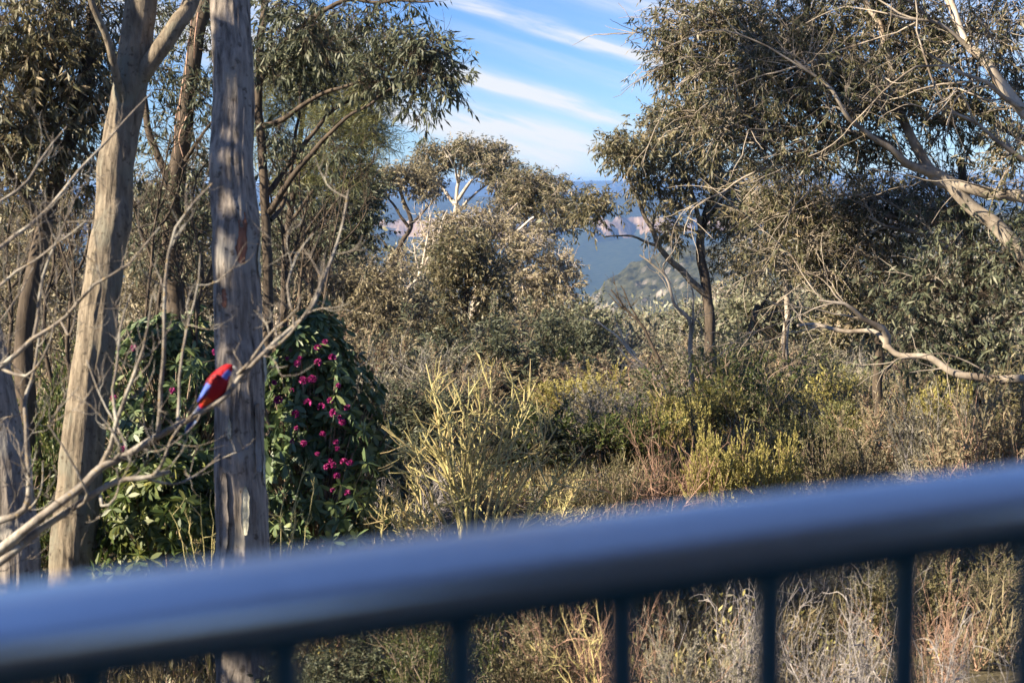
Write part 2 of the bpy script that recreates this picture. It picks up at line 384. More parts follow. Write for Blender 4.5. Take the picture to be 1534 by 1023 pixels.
so.rotation_euler = Vector(sv).to_track_quat('Z', 'Y').to_euler()
w = bpy.data.worlds.new('World'); sc.world = w; w.use_nodes = True
nt = w.node_tree; bg = nt.nodes['Background']
sky = nt.nodes.new('ShaderNodeTexSky'); sky.sky_type = 'NISHITA'; sky.sun_disc = False
sky.sun_elevation = SUN_EL; sky.sun_rotation = SUN_AZ; sky.altitude = 1000; sky.air_density = 1.0; sky.dust_density = 0.0; sky.ozone_density = 3.0
bg.inputs[1].default_value = .057
# thin streaks of cirrus as part of the sky: a sheet high above the ground, seen in perspective
tc = nt.nodes.new('ShaderNodeTexCoord'); sp = nt.nodes.new('ShaderNodeSeparateXYZ'); nt.links.new(tc.outputs['Generated'], sp.inputs[0])
def mth(op, a, b=None, c=None):
    n = nt.nodes.new('ShaderNodeMath'); n.operation = op
    for i, v in enumerate((a, b, c)):
        if v is None: continue
        if isinstance(v, (int, float)): n.inputs[i].default_value = v
        else: nt.links.new(v, n.inputs[i])
    return n.outputs[0]
yy = mth('MAXIMUM', sp.outputs[1], .02)
ax = mth('DIVIDE', sp.outputs[0], yy); el = mth('DIVIDE', sp.outputs[2], yy)
SL = -.30   # streaks fall to the right
vv = mth('SUBTRACT', el, mth('MULTIPLY', ax, SL)); vv = mth('SUBTRACT', vv, mth('MULTIPLY', mth('MULTIPLY', ax, ax), .08))
cb = nt.nodes.new('ShaderNodeCombineXYZ'); nt.links.new(mth('MULTIPLY', ax, 3.2), cb.inputs[0]); nt.links.new(mth('MULTIPLY', vv, 22.0), cb.inputs[1]); cb.inputs[2].default_value = 3.7
def ntex(scale, detail, vec, dist=0, rough=.55):
    n = nt.nodes.new('ShaderNodeTexNoise'); n.inputs['Scale'].default_value = scale; n.inputs['Detail'].default_value = detail
    n.inputs['Distortion'].default_value = dist; n.inputs['Roughness'].default_value = rough; nt.links.new(vec, n.inputs['Vector']); return n.outputs['Fac']
fib = ntex(2.6, 8, cb.outputs[0], .6, .62); big = ntex(1.1, 3, cb.outputs[0], .3)
warp = mth('MULTIPLY', mth('SUBTRACT', ntex(2.0, 4, cb.outputs[0]), .5), .030)
v2 = mth('ADD', vv, warp)
def band(v0, wd, amp, x0, x1):
    g = mth('DIVIDE', mth('SUBTRACT', v2, v0), wd); g = mth('POWER', 2.718, mth('MULTIPLY', mth('MULTIPLY', g, g), -1))
    m = nt.nodes.new('ShaderNodeMapRange'); m.interpolation_type = 'SMOOTHSTEP'; nt.links.new(ax, m.inputs[0]); m.inputs[1].default_value = x0; m.inputs[2].default_value = x0 + .06
    m2 = nt.nodes.new('ShaderNodeMapRange'); m2.interpolation_type = 'SMOOTHSTEP'; nt.links.new(ax, m2.inputs[0]); m2.inputs[1].default_value = x1; m2.inputs[2].default_value = x1 + .06; m2.inputs[3].default_value = 1; m2.inputs[4].default_value = 0
    return mth('MULTIPLY', mth('MULTIPLY', g, amp), mth('MULTIPLY', m.outputs[0], m2.outputs[0]))
BANDS = [(.1125, .0058,   .80, -.3, .14), (.0640, .0070, .80, -.30, .050), (.0405, .0075, .95, -.4, .035), (.0235, .009, .75, -.4, .02), (.090, .004, .12, -.1, .2), (.150, .008, .45, -.3, .2), (.19, .02, .5, -.8, .6), (.27, .03, .5, -1, 1)]
tot = None
for b_ in BANDS:
    o_ = band(*b_); tot = o_ if tot is None else mth('ADD', tot, o_)
cl = mth('MULTIPLY', tot, mth('MAXIMUM', mth('SUBTRACT', mth('MULTIPLY', fib, 4.6), 1.25), .05))
veil = mth('MULTIPLY', mth('MAXIMUM', mth('SUBTRACT', mth('ADD', mth('MULTIPLY', fib, .5), mth('MULTIPLY', big, .6)), .42), 0), .45)
cl = mth('MINIMUM', mth('ADD', cl, veil), .92)
mx = nt.nodes.new('ShaderNodeMix'); mx.data_type = 'RGBA'; nt.links.new(cl, mx.inputs[0]); nt.links.new(mix(nt, 1.0, sky.outputs[0], (.47, .65, .98), 'MULTIPLY'), mx.inputs[6]); mx.inputs[7].default_value = (5.2, 5.3, 5.5, 1)
nt.links.new(mx.outputs[2], bg.inputs[0])
sc.view_settings.view_transform = 'Standard'; sc.view_settings.look = 'None'; sc.view_settings.exposure = 1.64; sc.view_settings.gamma = 1
cy = sc.cycles if hasattr(sc, 'cycles') else None
sc.render.engine = 'CYCLES'
sc.cycles.max_bounces = 5; sc.cycles.diffuse_bounces = 3; sc.cycles.glossy_bounces = 2; sc.cycles.transmission_bounces = 3; sc.cycles.volume_bounces = 0; sc.cycles.transparent_max_bounces = 8
sc.cycles.use_adaptive_sampling = True; sc.cycles.adaptive_threshold = .015; sc.cycles.sample_clamp_indirect = 4
sc.cycles.use_denoising = True; sc.cycles.denoiser = 'OPENIMAGEDENOISE'; sc.cycles.denoising_input_passes = 'RGB_ALBEDO_NORMAL'; sc.cycles.denoising_prefilter = 'ACCURATE'

# ================================================================ ground
ys = np.concatenate([np.arange(-60, 20, 4), np.arange(20, 130, 3), np.geomspace(130, 1500, 40)])
xs = np.concatenate([-np.geomspace(900, 45, 18), np.arange(-42, 43, 3), np.geomspace(45, 900, 18)])
X, Y = np.meshgrid(xs, ys); Z = ground(X, Y)
Z = Z + np.clip((Y - 150) / 600, 0, 1) * 60 * (fbm(np.stack([X / 220, Y / 220, 0 * X], -1), 4, 31) - .5)
def grid_faces(ny, nx):
    i = np.arange(ny - 1)[:, None] * nx + np.arange(nx - 1)[None]
    return [np.stack([i, i + 1, i + nx + 1, i + nx], -1).reshape(-1, 4)]
m, nt2, b = mat('forest_floor', .95, .1)
c = ramp(nt2, [(.3, (.045, .04, .025)), (.55, (.11, .095, .06)), (.75, (.16, .14, .085))], noise_tex(nt2, 1.5, 8, rough=.7)); nt2.links.new(c, b.inputs['Base Color'])
bump(nt2, b, noise_tex(nt2, 12, 5), .6, .05)
tag(mk('ground', np.stack([X, Y, Z], -1).reshape(-1, 3), grid_faces(len(ys), len(xs)), m, smooth=True), kind='structure')

# ================================================================ distant valley and escarpments
def rock_forest(name, rock1, rock2, fo1, fo2, fscale, edge=(.45, .62)):
    m, nt2, b = mat(name, .9, .1)
    g = nt2.nodes.new('ShaderNodeNewGeometry'); s = nt2.nodes.new('ShaderNodeSeparateXYZ'); nt2.links.new(g.outputs['True Normal'], s.inputs[0])
    nz = noise_tex(nt2, 1 / fscale, 6, rough=.7)
    f = ramp(nt2, [(.35, fo1), (.65, fo2)], nz)
    rk = ramp(nt2, [(.36, tuple(c_ * .55 for c_ in rock1)), (.47, rock1), (.66, rock2)], noise_tex(nt2, 1 / 26, 6, stretch=(1.2, 1.2, .25), rough=.7))
    mm = nt2.nodes.new('ShaderNodeMath'); mm.operation = 'ADD'; nt2.links.new(s.outputs[2], mm.inputs[0])
    n2 = nt2.nodes.new('ShaderNodeMath'); n2.operation = 'MULTIPLY_ADD'; nt2.links.new(noise_tex(nt2, 1 / 35, 4), n2.inputs[0]); n2.inputs[1].default_value = .9; n2.inputs[2].default_value = -.45
    nt2.links.new(n2.outputs[0], mm.inputs[1])
    k = ramp(nt2, [(edge[0], (0, 0, 0)), (edge[1], (1, 1, 1))], mm.outputs[0])
    nt2.links.new(mix(nt2, k, rk, f), b.inputs['Base Color']); return m
def far_sheet(name, x0, x1, y0, y1, nx, ny, fn, m):
    X, Y = np.meshgrid(np.linspace(x0, x1, nx), np.linspace(y0, y1, ny)); Z = fn(X, Y)
    o = mk(name, np.stack([X, Y, Z], -1).reshape(-1, 3), grid_faces(ny, nx), m); return tag(o, kind='structure')
def sstep(a, b, x):
    t = np.clip((x - a) / (b - a), 0, 1); return t * t * (3 - 2 * t)
def px_x(px, d): return (px - 767) / F * d
def row_z(py, d): return CAM[2] - (py - 272) / F * d
mf = rock_forest('sandstone_escarpment', (.20, .135, .085), (.42, .32, .22), (.012, .02, .012), (.035, .048, .025), 14)
mn = rock_forest('rocky_spur', (.16, .145, .12), (.36, .31, .25), (.01, .014, .009), (.075, .075, .042), 6, (.40, .60))
# spur of the near ridge falling to the left, 1.3 km off
def spur(X, Y):
    rd = np.interp(X, [px_x(820, 1300), px_x(870, 1300), px_x(935, 1300), px_x(985, 1300), px_x(1040, 1300), px_x(1120, 1300), px_x(1300, 1300), px_x(1600, 1300)],
                   [row_z(540, 1300), row_z(452, 1300), row_z(398, 1300), row_z(374, 1300), row_z(366, 1300), row_z(352, 1300), row_z(335, 1300), row_z(320, 1300)])
    nzz = fbm(np.stack([X / 60, Y / 60, 0 * X], -1), 5, 41) - .48
    lf = sstep(px_x(780, 1300), px_x(870, 1300), X)
    z = rd - np.abs(Y - 1300) * .42 + nzz * 44
    z = z + 7 * (vnoise(np.stack([X / 11, Y / 11, 0 * X], -1), 44) - .5) + 4 * (vnoise(np.stack([X / 5, Y / 5, 0 * X], -1), 45) - .5)
    return np.maximum(z, -330)
far_sheet('spur_hill', -60, 700, 900, 1700, 300, 300, spur, mn)
# valley floor and talus below the escarpment
def valley(X, Y):
    return -330 + (Y > 2000) * 0 + np.clip((Y - 2100) / 1500, 0, 1) ** 1.4 * 200 + 45 * (fbm(np.stack([X / 380, Y / 380, 0 * X], -1), 5, 51) - .5) - 30 * np.exp(-((X - 150) / 200) ** 2)
mv = rock_forest('valley_forest', (.2, .17, .12), (.4, .32, .22), (.014, .024, .012), (.04, .052, .026), 16, (.1, .2))
far_sheet('valley_floor', -4000, 4000, 1300, 3760, 260, 150, valley, mv)
def plateau(cl_off, top, foot, seed, tal=70, rise=25):
    def f(X, Y):
        e = cl_off(X) + 260 * (fbm(np.stack([X / 330, 0 * X, 0 * X], -1), 5, seed) - .5) * 2
        s = Y - e
        cliffn = fbm(np.stack([X / 48, Y / 75, 0 * X], -1), 4, seed + 3) - .5
        tv = tal * (.62 + .75 * np.clip(fbm(np.stack([X / 190, 0 * X, 0 * X], -1), 4, seed + 9) - .25, 0, .6) * 1.6); z = foot + tv * sstep(-420, 0, s) + (top - foot - tv) * sstep(-14, 26, s + cliffn * 170)
        return z + np.clip(s / 1200, 0, 1) * rise + 10 * cliffn
    return f
far_sheet('escarpment', -2600, 3000, 3300, 5200, 520, 260, plateau(lambda X: 3850 + 0.05 * X + 500 * np.exp(-((X + 320) / 260) ** 2) * 0, row_z(326, 3850), -262, 61, 128, 45), mf)
far_sheet('far_plateau', -6000, 6000, 7800, 11400, 300, 110, plateau(lambda X: 8700 + .06 * X, row_z(275, 9000), -260, 71, 150, 12), mv)

# ================================================================ deck railing
A = P(557, 893, .94); B = P(1254, 800, 1.069)
ax3 = nrm(B - A); aw = nrm(np.array([-ax3[1], ax3[0], 0])); zz3 = np.array([0, 0, 1.0])
def paint(name, col, rough):
    m, n2, b = mat(name, rough, .5); b.inputs['Base Color'].default_value = (*col, 1)
    n = noise_tex(n2, 60, 3); n2.links.new(ramp(n2, [(.3, tuple(c * .92 for c in col)), (.7, col)], n), b.inputs['Base Color'])
    bump(n2, b, noise_tex(n2, 240, 2), .04, .001); return m
mr = paint('blue_grey_railing_paint', (.80, .84, .86), .30)
mr.node_tree.nodes['Principled BSDF'].inputs['Metallic'].default_value = .8
md = paint('dark_teal_baluster_paint', (.03, .105, .145), .4)
rail = thing('deck_railing', 'blue painted metal deck railing with round balusters crossing the foreground, out of focus', 'railing', A - zz3 * 1.0)
def extrude(prof, t0, t1, name, m):
    pr = np.array(prof); n = len(pr)
    a = A + ax3 * t0 + pr[:, :1] * aw + pr[:, 1:] * zz3; b_ = A + ax3 * t1 + pr[:, :1] * aw + pr[:, 1:] * zz3
    k = np.arange(n); f = np.stack([k, k + n, (k + 1) % n + n, (k + 1) % n], -1)
    o = mk(name, np.concatenate([a, b_]), [f, k[None], (k[::-1] + n)[None]], m, rail); return o
cap = [(0, -.017), (0, -.004), (.0012, 0), (.005, .0045), (.012, .009), (.025, .0145), (.042, .0172), (.06, .018), (.078, .0168), (.088, .0135), (.095, .0085), (.098, .003), (.099, -.004), (.099, -.017), (.094, -.019), (.005, -.019)]
extrude(cap, -1.6, 3.2, 'handrail', mr)
extrude([(.026, -.0195), (.070, -.0195), (.070, -.039), (.026, -.039)], -1.6, 3.2, 'under_rail', md)
extrude([(.026, -.90), (.064, -.90), (.064, -.935), (.026, -.935)], -1.6, 3.2, 'bottom_rail', md)
def t_at(px, row):
    # distance along the rail of the baluster at this pixel
    v = FW + (px - 767) / F * RT + (511.5 - row) / F * UP; o = A + aw * .045
    # solve in plan: CAM + s v = o + t ax3
    Mx = np.array([[v[0], -ax3[0]], [v[1], -ax3[1]]]); s = np.linalg.solve(Mx, (o - CAM)[:2]); return s[1]
ta, tb = t_at(690, 960), t_at(1357, 870); sp_ = (tb - ta) / 3
for k in range(-9, 20):
    p = A + ax3 * (ta + sp_ * k) + aw * .045
    d = tubes(np.linspace(p + zz3 * -.039, p + zz3 * -.90, 4)[None], np.full((1, 4), .0115), 16)
    mk('baluster', d[0], d[1], md, rail, smooth=True)
for t in (-1.55, 3.15):
    p = A + ax3 * t + aw * .045; d = tubes(np.linspace(p + zz3 * -.02, p + zz3 * -1.02, 4)[None], np.full((1, 4), .025), 16); mk('post', d[0], d[1], md, rail, smooth=True)
# deck floor and the house beside it (out of frame, it shades the railing)
def box(name, lo, hi, m, parent=None, rot=None):
    lo = np.array(lo); hi = np.array(hi)
    V = np.array([[(lo, hi)[i][0], (lo, hi)[j][1], (lo, hi)[k][2]] for i in (0, 1) for j in (0, 1) for k in (0, 1)], float)
    f = np.array([[0, 1, 3, 2], [4, 6, 7, 5], [0, 4, 5, 1], [2, 3, 7, 6], [0, 2, 6, 4], [1, 5, 7, 3]]); return mk(name, V, [f], m, parent)
dk, n2, b = mat('grey_decking', .7, .3); n2.links.new(ramp(n2, [(.3, (.05, .04, .03)), (.7, (.11, .09, .075))], noise_tex(n2, 6, 5, stretch=(.2, 3, 1))), b.inputs['Base Color'])
dz = float(A[2] - 1.02)
c1 = A + ax3 * -1.7 + aw * .16; c2 = A + ax3 * 3.3 + aw * .16; c3 = c2 - aw * 4.6; c4 = c1 - aw * 4.6
V = np.array([[*c[:2], z] for z in (dz - .12, dz) for c in (c1, c2, c3, c4)])
tag(mk('deck_floor', V, [np.array([[0, 1, 2, 3], [7, 6, 5, 4], [0, 4, 5, 1], [1, 5, 6, 2], [2, 6, 7, 3], [3, 7, 4, 0]])], dk), kind='structure')
vr, n2, b = mat('shade_roofing', .6, .3); b.inputs['Base Color'].default_value = (.12, .12, .12, 1)
wl, n2, b = mat('painted_weatherboard', .6, .3); n2.links.new(ramp(n2, [(.3, (.24, .22, .18)), (.7, (.3, .27, .22))], noise_tex(n2, 3, 4)), b.inputs['Base Color'])
rf, n2, b = mat('metal_roofing', .5, .4); b.inputs['Base Color'].default_value = (.07, .08, .08, 1)
hs = thing('house', 'weatherboard house wing behind and left of the deck, outside the view', 'house', (-7, -4, 0))
box('wall', (-11, -8, 0), (-3.4, -1.0, 8.6), wl, hs)
e1_ = c1 - aw * .30; e2_ = c2 - aw * .30; V = np.array([[*c[:2], z] for z in (7.55, 7.67) for c in (e1_, e2_, c3, c4)])
mk('shade_roof', V, [np.array([[0, 1, 2, 3], [7, 6, 5, 4], [0, 4, 5, 1], [1, 5, 6, 2], [2, 6, 7, 3], [3, 7, 4, 0]])], vr, hs)  # unseen roof added over the deck to darken the railing's near face
b1_ = c3 - aw * .01; b2_ = c4 - aw * .01; V = np.array([[*c[:2], z] for z in (0, 7.54) for c in (b2_, b1_, b1_ - aw * 3.5, b2_ - aw * 3.5)])
mk('wall', V, [np.array([[3, 2, 1, 0], [4, 5, 6, 7], [0, 1, 5, 4], [1, 2, 6, 5], [2, 3, 7, 6], [3, 0, 4, 7]])], dk, hs)  # unseen wall added behind the deck so the railing front reflects dark
V = np.array([[-11.5, -8.6, 8.603], [-2.9, -8.6, 8.603], [-2.9, -.6, 8.603], [-11.5, -.6, 8.603], [-11.5, -4.6, 10.8], [-2.9, -4.6, 10.8]])
mk('roof', V, [np.array([[0, 1, 5, 4], [2, 3, 4, 5], [3, 2, 1, 0]]), np.array([[1, 2, 5], [3, 0, 4]])], rf, hs)
# ================================================================ foreground trunks on the left
t = Tree('stringybark_tree', 'thick straight furrowed grey trunk in shade, directly behind the red parrot', 'tree', (372, 1000, 12), M['stringy'], M['gum'])
t.line([(371, 1100, 12), (366, 900, 12), (362, 700, 12), (358, 500, 12), (352, 300, 12), (348, 100, 12.1), (345, -100, 12.2), (340, -600, 12.6)], .262, .13, 'trunk', 96, .02, rough=.16, from_ground=True, n=420, pw=.8)
main = t
t.line([(340, -600, 12.6), (338, -1000, 13), (340, -1500, 13.4), (345, -2000, 13.8)], .125, .06); t.line([(338, -1100, 13.1), (250, -1360, 12.8), (160, -1600, 12.4)], .07, .03); t.line([(340, -1250, 13.3), (440, -1540, 13.6), (560, -1740, 14)], .07, .03)
t.clump((150, -1660, 12.4, 150, 90, 26), (340, -2020, 13.8, 170, 110, 34), (560, -1780, 14, 130, 90, 26))
t.build(T=6, tw=.5, K=10, LL=.13, LW=.024)
def strip(tree, px, y0, y1, d, wpx, mt, name, lift=.012, curl=.03, side=0.0, seed=1):
    """loose or discoloured piece of bark lying on the trunk's face"""
    q, r = tree.lines[0]; n = 14; rows = np.linspace(y0, y1, n); V = []
    m_ = 5
    for i, y in enumerate(rows):
        c = P(px, y, d); j = np.argmin(np.abs(q[:, 2] - c[2])); ctr = q[j]; rad = r[j]
        sx = np.clip((c - ctr) @ RT / rad, -.97, .97)
        a0 = math.asin(sx); ww = wpx * d / F * math.sin(math.pi * (i + .7) / (n + .4)) ** .5 * (.7 + .6 * vnoise(np.array([i * .7, seed * 3.1, 0]), 4))
        for k in range(m_):
            a = a0 + (k / (m_ - 1) - .5) * ww / rad
            lf = lift + curl * (i / n) ** 2 * (1 if k > 1 else .4)
            V.append(np.array([ctr[0], ctr[1], c[2]]) + (rad * 1.04 + lf) * (math.sin(a) * RT + math.cos(a) * np.array([0, -1, 0])) + .01 * (vnoise(np.array([i * .9, k * 1.3, seed]), 9) - .5))
    V = np.array(V); f = grid_faces(n, m_)
    V2 = V + np.array([0, .012, 0]); o = n * m_
    edge = [j for j in range(m_)] + [m_ * i + m_ - 1 for i in range(1, n)] + [o - 2 - j for j in range(m_ - 1)] + [m_ * i for i in range(n - 2, 0, -1)]
    e = np.array(edge); e2 = np.roll(e, -1)
    return mk(name, np.concatenate([V, V2]), [f[0], f[0][:, ::-1] + o, np.stack([e, e2, e2 + o, e + o], -1)], mt, tree.raw[0][3], base=tree.b)
strip(main, 368, 318, 392, 12, 17, M['rust'], 'bark_scar', .0, .0, seed=2); strip(main, 344, 430, 458, 12, 8, M['rust'], 'bark_scar', .004, 0, seed=3)
strip(main, 372, 560, 665, 12, 15, M['stringy'], 'bark_strip', .012, .05, seed=4); strip(main, 374, 720, 790, 12, 11, M['lichen_patch'], 'bark_strip', .008, .03, seed=5)
strip(main, 345, 700, 850, 12, 14, M['stringy'], 'bark_strip', .01, .05, seed=6); strip(main, 388, 600, 700, 12, 10, M['stringy'], 'bark_strip', .01, .05, seed=7)
for i, (px, a, b_, w_) in enumerate([(392, 360, 415, 7), (398, 505, 570, 8), (372, 610, 650, 6), (396, 680, 715, 6), (352, 620, 650, 5)]):
    strip(main, px, a, b_, 12, w_, M['lichen_patch'], 'lichen_patch', .006, .008, seed=10 + i)

t = Tree('forked_gum_tree', 'tan barked trunk lit by the sun, leaning and forking high at the upper left', 'tree', (108, 900, 14), M['tan'], M['gum'])
t.line([(110, 880, 14), (119, 720, 14), (134, 600, 14), (148, 480, 14), (164, 370, 14), (178, 250, 14), (190, 150, 14), (205, 60, 14), (220, -40, 14), (240, -300, 14.3), (240, -700, 14.6)], .255, .10, 'trunk', 80, .03, rough=.16, from_ground=True, n=340, pw=.75)
t.line([(196, 135, 14), (228, 88, 13.9), (262, 40, 13.9), (292, -20, 14), (330, -220, 14.2), (350, -420, 14.4)], .095, .045, sides=20, rough=.09, n=70)
t.line([(188, 170, 14), (172, 110, 13.7), (150, 40, 13.5), (120, -60, 13.3)], .05, .025)
t.line([(240, -700, 14.6), (238, -1100, 14.8), (230, -1500, 15)], .1, .05); t.clump((120, -180, 13.4, 90, 70, 14), (240, -1500, 15, 200, 120, 40), (370, -480, 14.4, 80, 60, 12))
t.build(T=6, tw=.5, K=10, LL=.13, LW=.024)

t = Tree('leaning_gum_tree', 'broad grey trunk base at the lower left edge, leaning out of view', 'tree', (22, 950, 12.6), M['stringy'], M['gum'])
t.line([(24, 900, 12.6), (18, 780, 12.6), (4, 660, 12.6), (-22, 540, 12.6), (-60, 380, 12.7), (-110, 150, 12.8), (-180, -300, 13)], .25, .12, 'trunk', 72, .03, rough=.14, from_ground=True, n=240)
t.line([(-180, -300, 13), (-230, -800, 13), (-260, -1300, 13)], .12, .05); t.clump((-260, -1350, 13, 130, 160, 40), (-380, -1150, 12.5, 110, 110, 24))
t.build(T=6, tw=.5, K=10, LL=.13, LW=.024)

t = Tree('gum_tree', 'dark slender crooked gum at the far left with dense hanging olive foliage', 'tree', (46, 700, 16), M['dark'], M['gum'])
t.line([(46, 650, 16), (36, 520, 16), (56, 410, 16), (76, 320, 16), (96, 240, 16), (122, 150, 16.1), (138, 60, 16.2), (150, -60, 16.4), (170, -200, 16.6)], .135, .05, 'trunk', 12, .05, from_ground=True, n=60)
t.line([(70, 345, 16), (40, 300, 15.7), (10, 260, 15.5), (-40, 200, 15.2)], .05, .02); t.line([(98, 235, 16), (60, 170, 16.3), (30, 120, 16.4)], .04, .015)
t.line([(122, 150, 16.1), (90, 110, 15.7), (60, 60, 15.4)], .035, .015); t.line([(110, 190, 16.1), (150, 150, 16.4), (180, 90, 16.6)], .035, .015)
t.clump((60, 110, 15.8, 85, 65, 40), (20, 70, 15.4, 70, 60, 26), (125, 135, 16.2, 70, 65, 34), (65, 205, 15.8, 90, 55, 32), (15, 180, 15.4, 50, 60, 24), (150, 50, 16.4, 60, 55, 26), (60, 20, 15.6, 90, 50, 24), (20, -60, 15.6, 120, 70, 20), (110, 265, 16.2, 60, 40, 12), (20, 270, 15.6, 60, 40, 12))
t.build(T=7, tw=.5, K=11, LL=.125, LW=.026, droop=.9, bare=.3)

t = Tree('gum_tree', 'thin dark trunk with hanging reddish bark, just left of the thick straight grey trunk', 'tree', (268, 600, 20), M['dark'], M['gum_dark'])
t.line([(268, 560, 20), (263, 430, 20), (262, 330, 20), (271, 230, 20), (285, 130, 20), (304, 20, 20.1), (318, -80, 20.2), (330, -260, 20.4)], .16, .08, 'trunk', 14, .05, from_ground=True, n=70)
t.line([(262, 345, 20), (248, 270, 20), (226, 195, 20.2), (212, 120, 20.4), (205, 60, 20.6)], .07, .03)
t.line([(268, 250, 20), (300, 205, 19.6), (320, 180, 19.4)], .035, .015)
t.clump((240, 110, 20.6, 50, 60, 16), (300, 170, 19.8, 40, 70, 14), (250, 220, 20.4, 55, 60, 12), (290, 300, 20, 50, 50, 16), (230, 320, 20, 60, 50, 16), (310, 60, 20, 40, 60, 12), (240, 30, 20.8, 60, 50, 14), (280, 370, 20, 60, 50, 14))
t.build(T=6, tw=.5, K=11, LL=.12, LW=.024)
d_ = []
for px, y0, y1 in ((291, -20, 60), (283, 60, 150), (275, 120, 195), (280, 175, 235), (297, 20, 90), (268, 160, 230)):
    a_, b_ = P(px, y0, 19.7), P(px - 6, y1, 19.75); q = catmull([a_, (a_ + b_) / 2 + rng.normal(size=3) * .06, b_], 10); d_.append(tubes(q, np.linspace(.015, .006, 10), 5))
V, Fc, At = cat_data(d_); mk('hanging_bark', V, Fc, M['pinktwig'], t.root, attr=At)

t = Tree('gum_tree', 'gum with thin fanning branches, dark hanging leaves against the sky right of the thick trunk', 'tree', (402, 620, 20), M['dark'], M['gum_dark'])
t.line([(402, 560, 20), (403, 440, 20), (404, 340, 20), (398, 270, 20), (388, 180, 20.2), (392, 60, 20.4), (400, -80, 20.6)], .085, .05, 'trunk', 12, .05, from_ground=True, n=60)
t.line([(402, 320, 20), (430, 275, 19.7), (470, 225, 19.5), (520, 180, 19.2), (565, 148, 19), (610, 122, 18.8)], .05, .012); t.line([(400, 290, 20), (440, 235, 20.2), (500, 165, 20.2), (548, 150, 20), (600, 138, 19.8)], .045, .012)
t.line([(390, 190, 20.2), (430, 175, 19.8), (480, 140, 19.6), (530, 128, 19.3), (600, 118, 19)], .045, .012); t.line([(391, 120, 20.2), (420, 70, 19.8), (470, 25, 19.4), (530, 2, 19.2), (600, 4, 19), (650, 2, 18.9)], .05, .012)
t.line([(405, 330, 20), (425, 300, 20.3), (440, 230, 20.5), (455, 150, 20.6), (470, 60, 20.6)], .035, .012)
t.clump((640, 100, 18.8, 38, 48, 34), (600, 80, 19, 40, 40, 20), (664, 122, 18.7, 16, 32, 14), (625, 168, 18.8, 14, 14, 5), (560, 100, 19.2, 45, 40, 16), (500, 50, 19.4, 45, 40, 22), (440, 40, 19.8, 55, 55, 40), (410, 100, 20, 40, 60, 18), (470, 100, 20, 50, 45, 24), (560, 45, 19.2, 50, 30, 9), (610, 3, 19, 45, 12, 8), (400, -60, 20.4, 120, 50, 20), (430, 220, 20.2, 30, 60, 10), (500, 225, 19.4, 50, 26, 5), (590, 118, 19, 50, 30, 14))
t.build(T=6, tw=.42, K=9, LL=.125, LW=.028, droop=.9, wig=.05, bare=.25)

t = Tree('casuarina_tree', 'feathery casuarina with fine yellow-green needles, below the dark gum leaves at upper centre left', 'tree', (425, 640, 25), M['dark'], M['needle'])
t.line([(425, 560, 25), (428, 420, 25), (440, 300, 25), (452, 200, 25.1), (462, 110, 25.2), (470, 20, 25.3)], .09, .03, 'trunk', 10, .05, from_ground=True)
for a_, b_, c_ in (((430, 400), (490, 320), (560, 240)), ((436, 330), (510, 230), (580, 160)), ((445, 260), (500, 190), (555, 120)), ((438, 320), (410, 250), (395, 190)), ((455, 190), (430, 140), (410, 100)), ((460, 130), (500, 90), (530, 60)), ((430, 390), (470, 330), (500, 290))):
    t.line([(*a_, 25), (*b_, 24.6), (*c_, 24.3)], .035, .01)
t.clump((548, 160, 24.4, 30, 40, 26), (510, 200, 24.4, 50, 45, 30), (470, 130, 25, 55, 60, 36), (415, 120, 25, 40, 50, 22), (520, 100, 24.6, 45, 45, 20), (560, 210, 24.4, 26, 26, 10), (450, 250, 25, 55, 40, 22), (520, 260, 24.5, 40, 22, 14), (470, 60, 25, 45, 40, 14), (400, 200, 25, 30, 50, 12))
t.build(T=9, tw=.5, K=20, LL=.17, LW=.009, droop=.15)

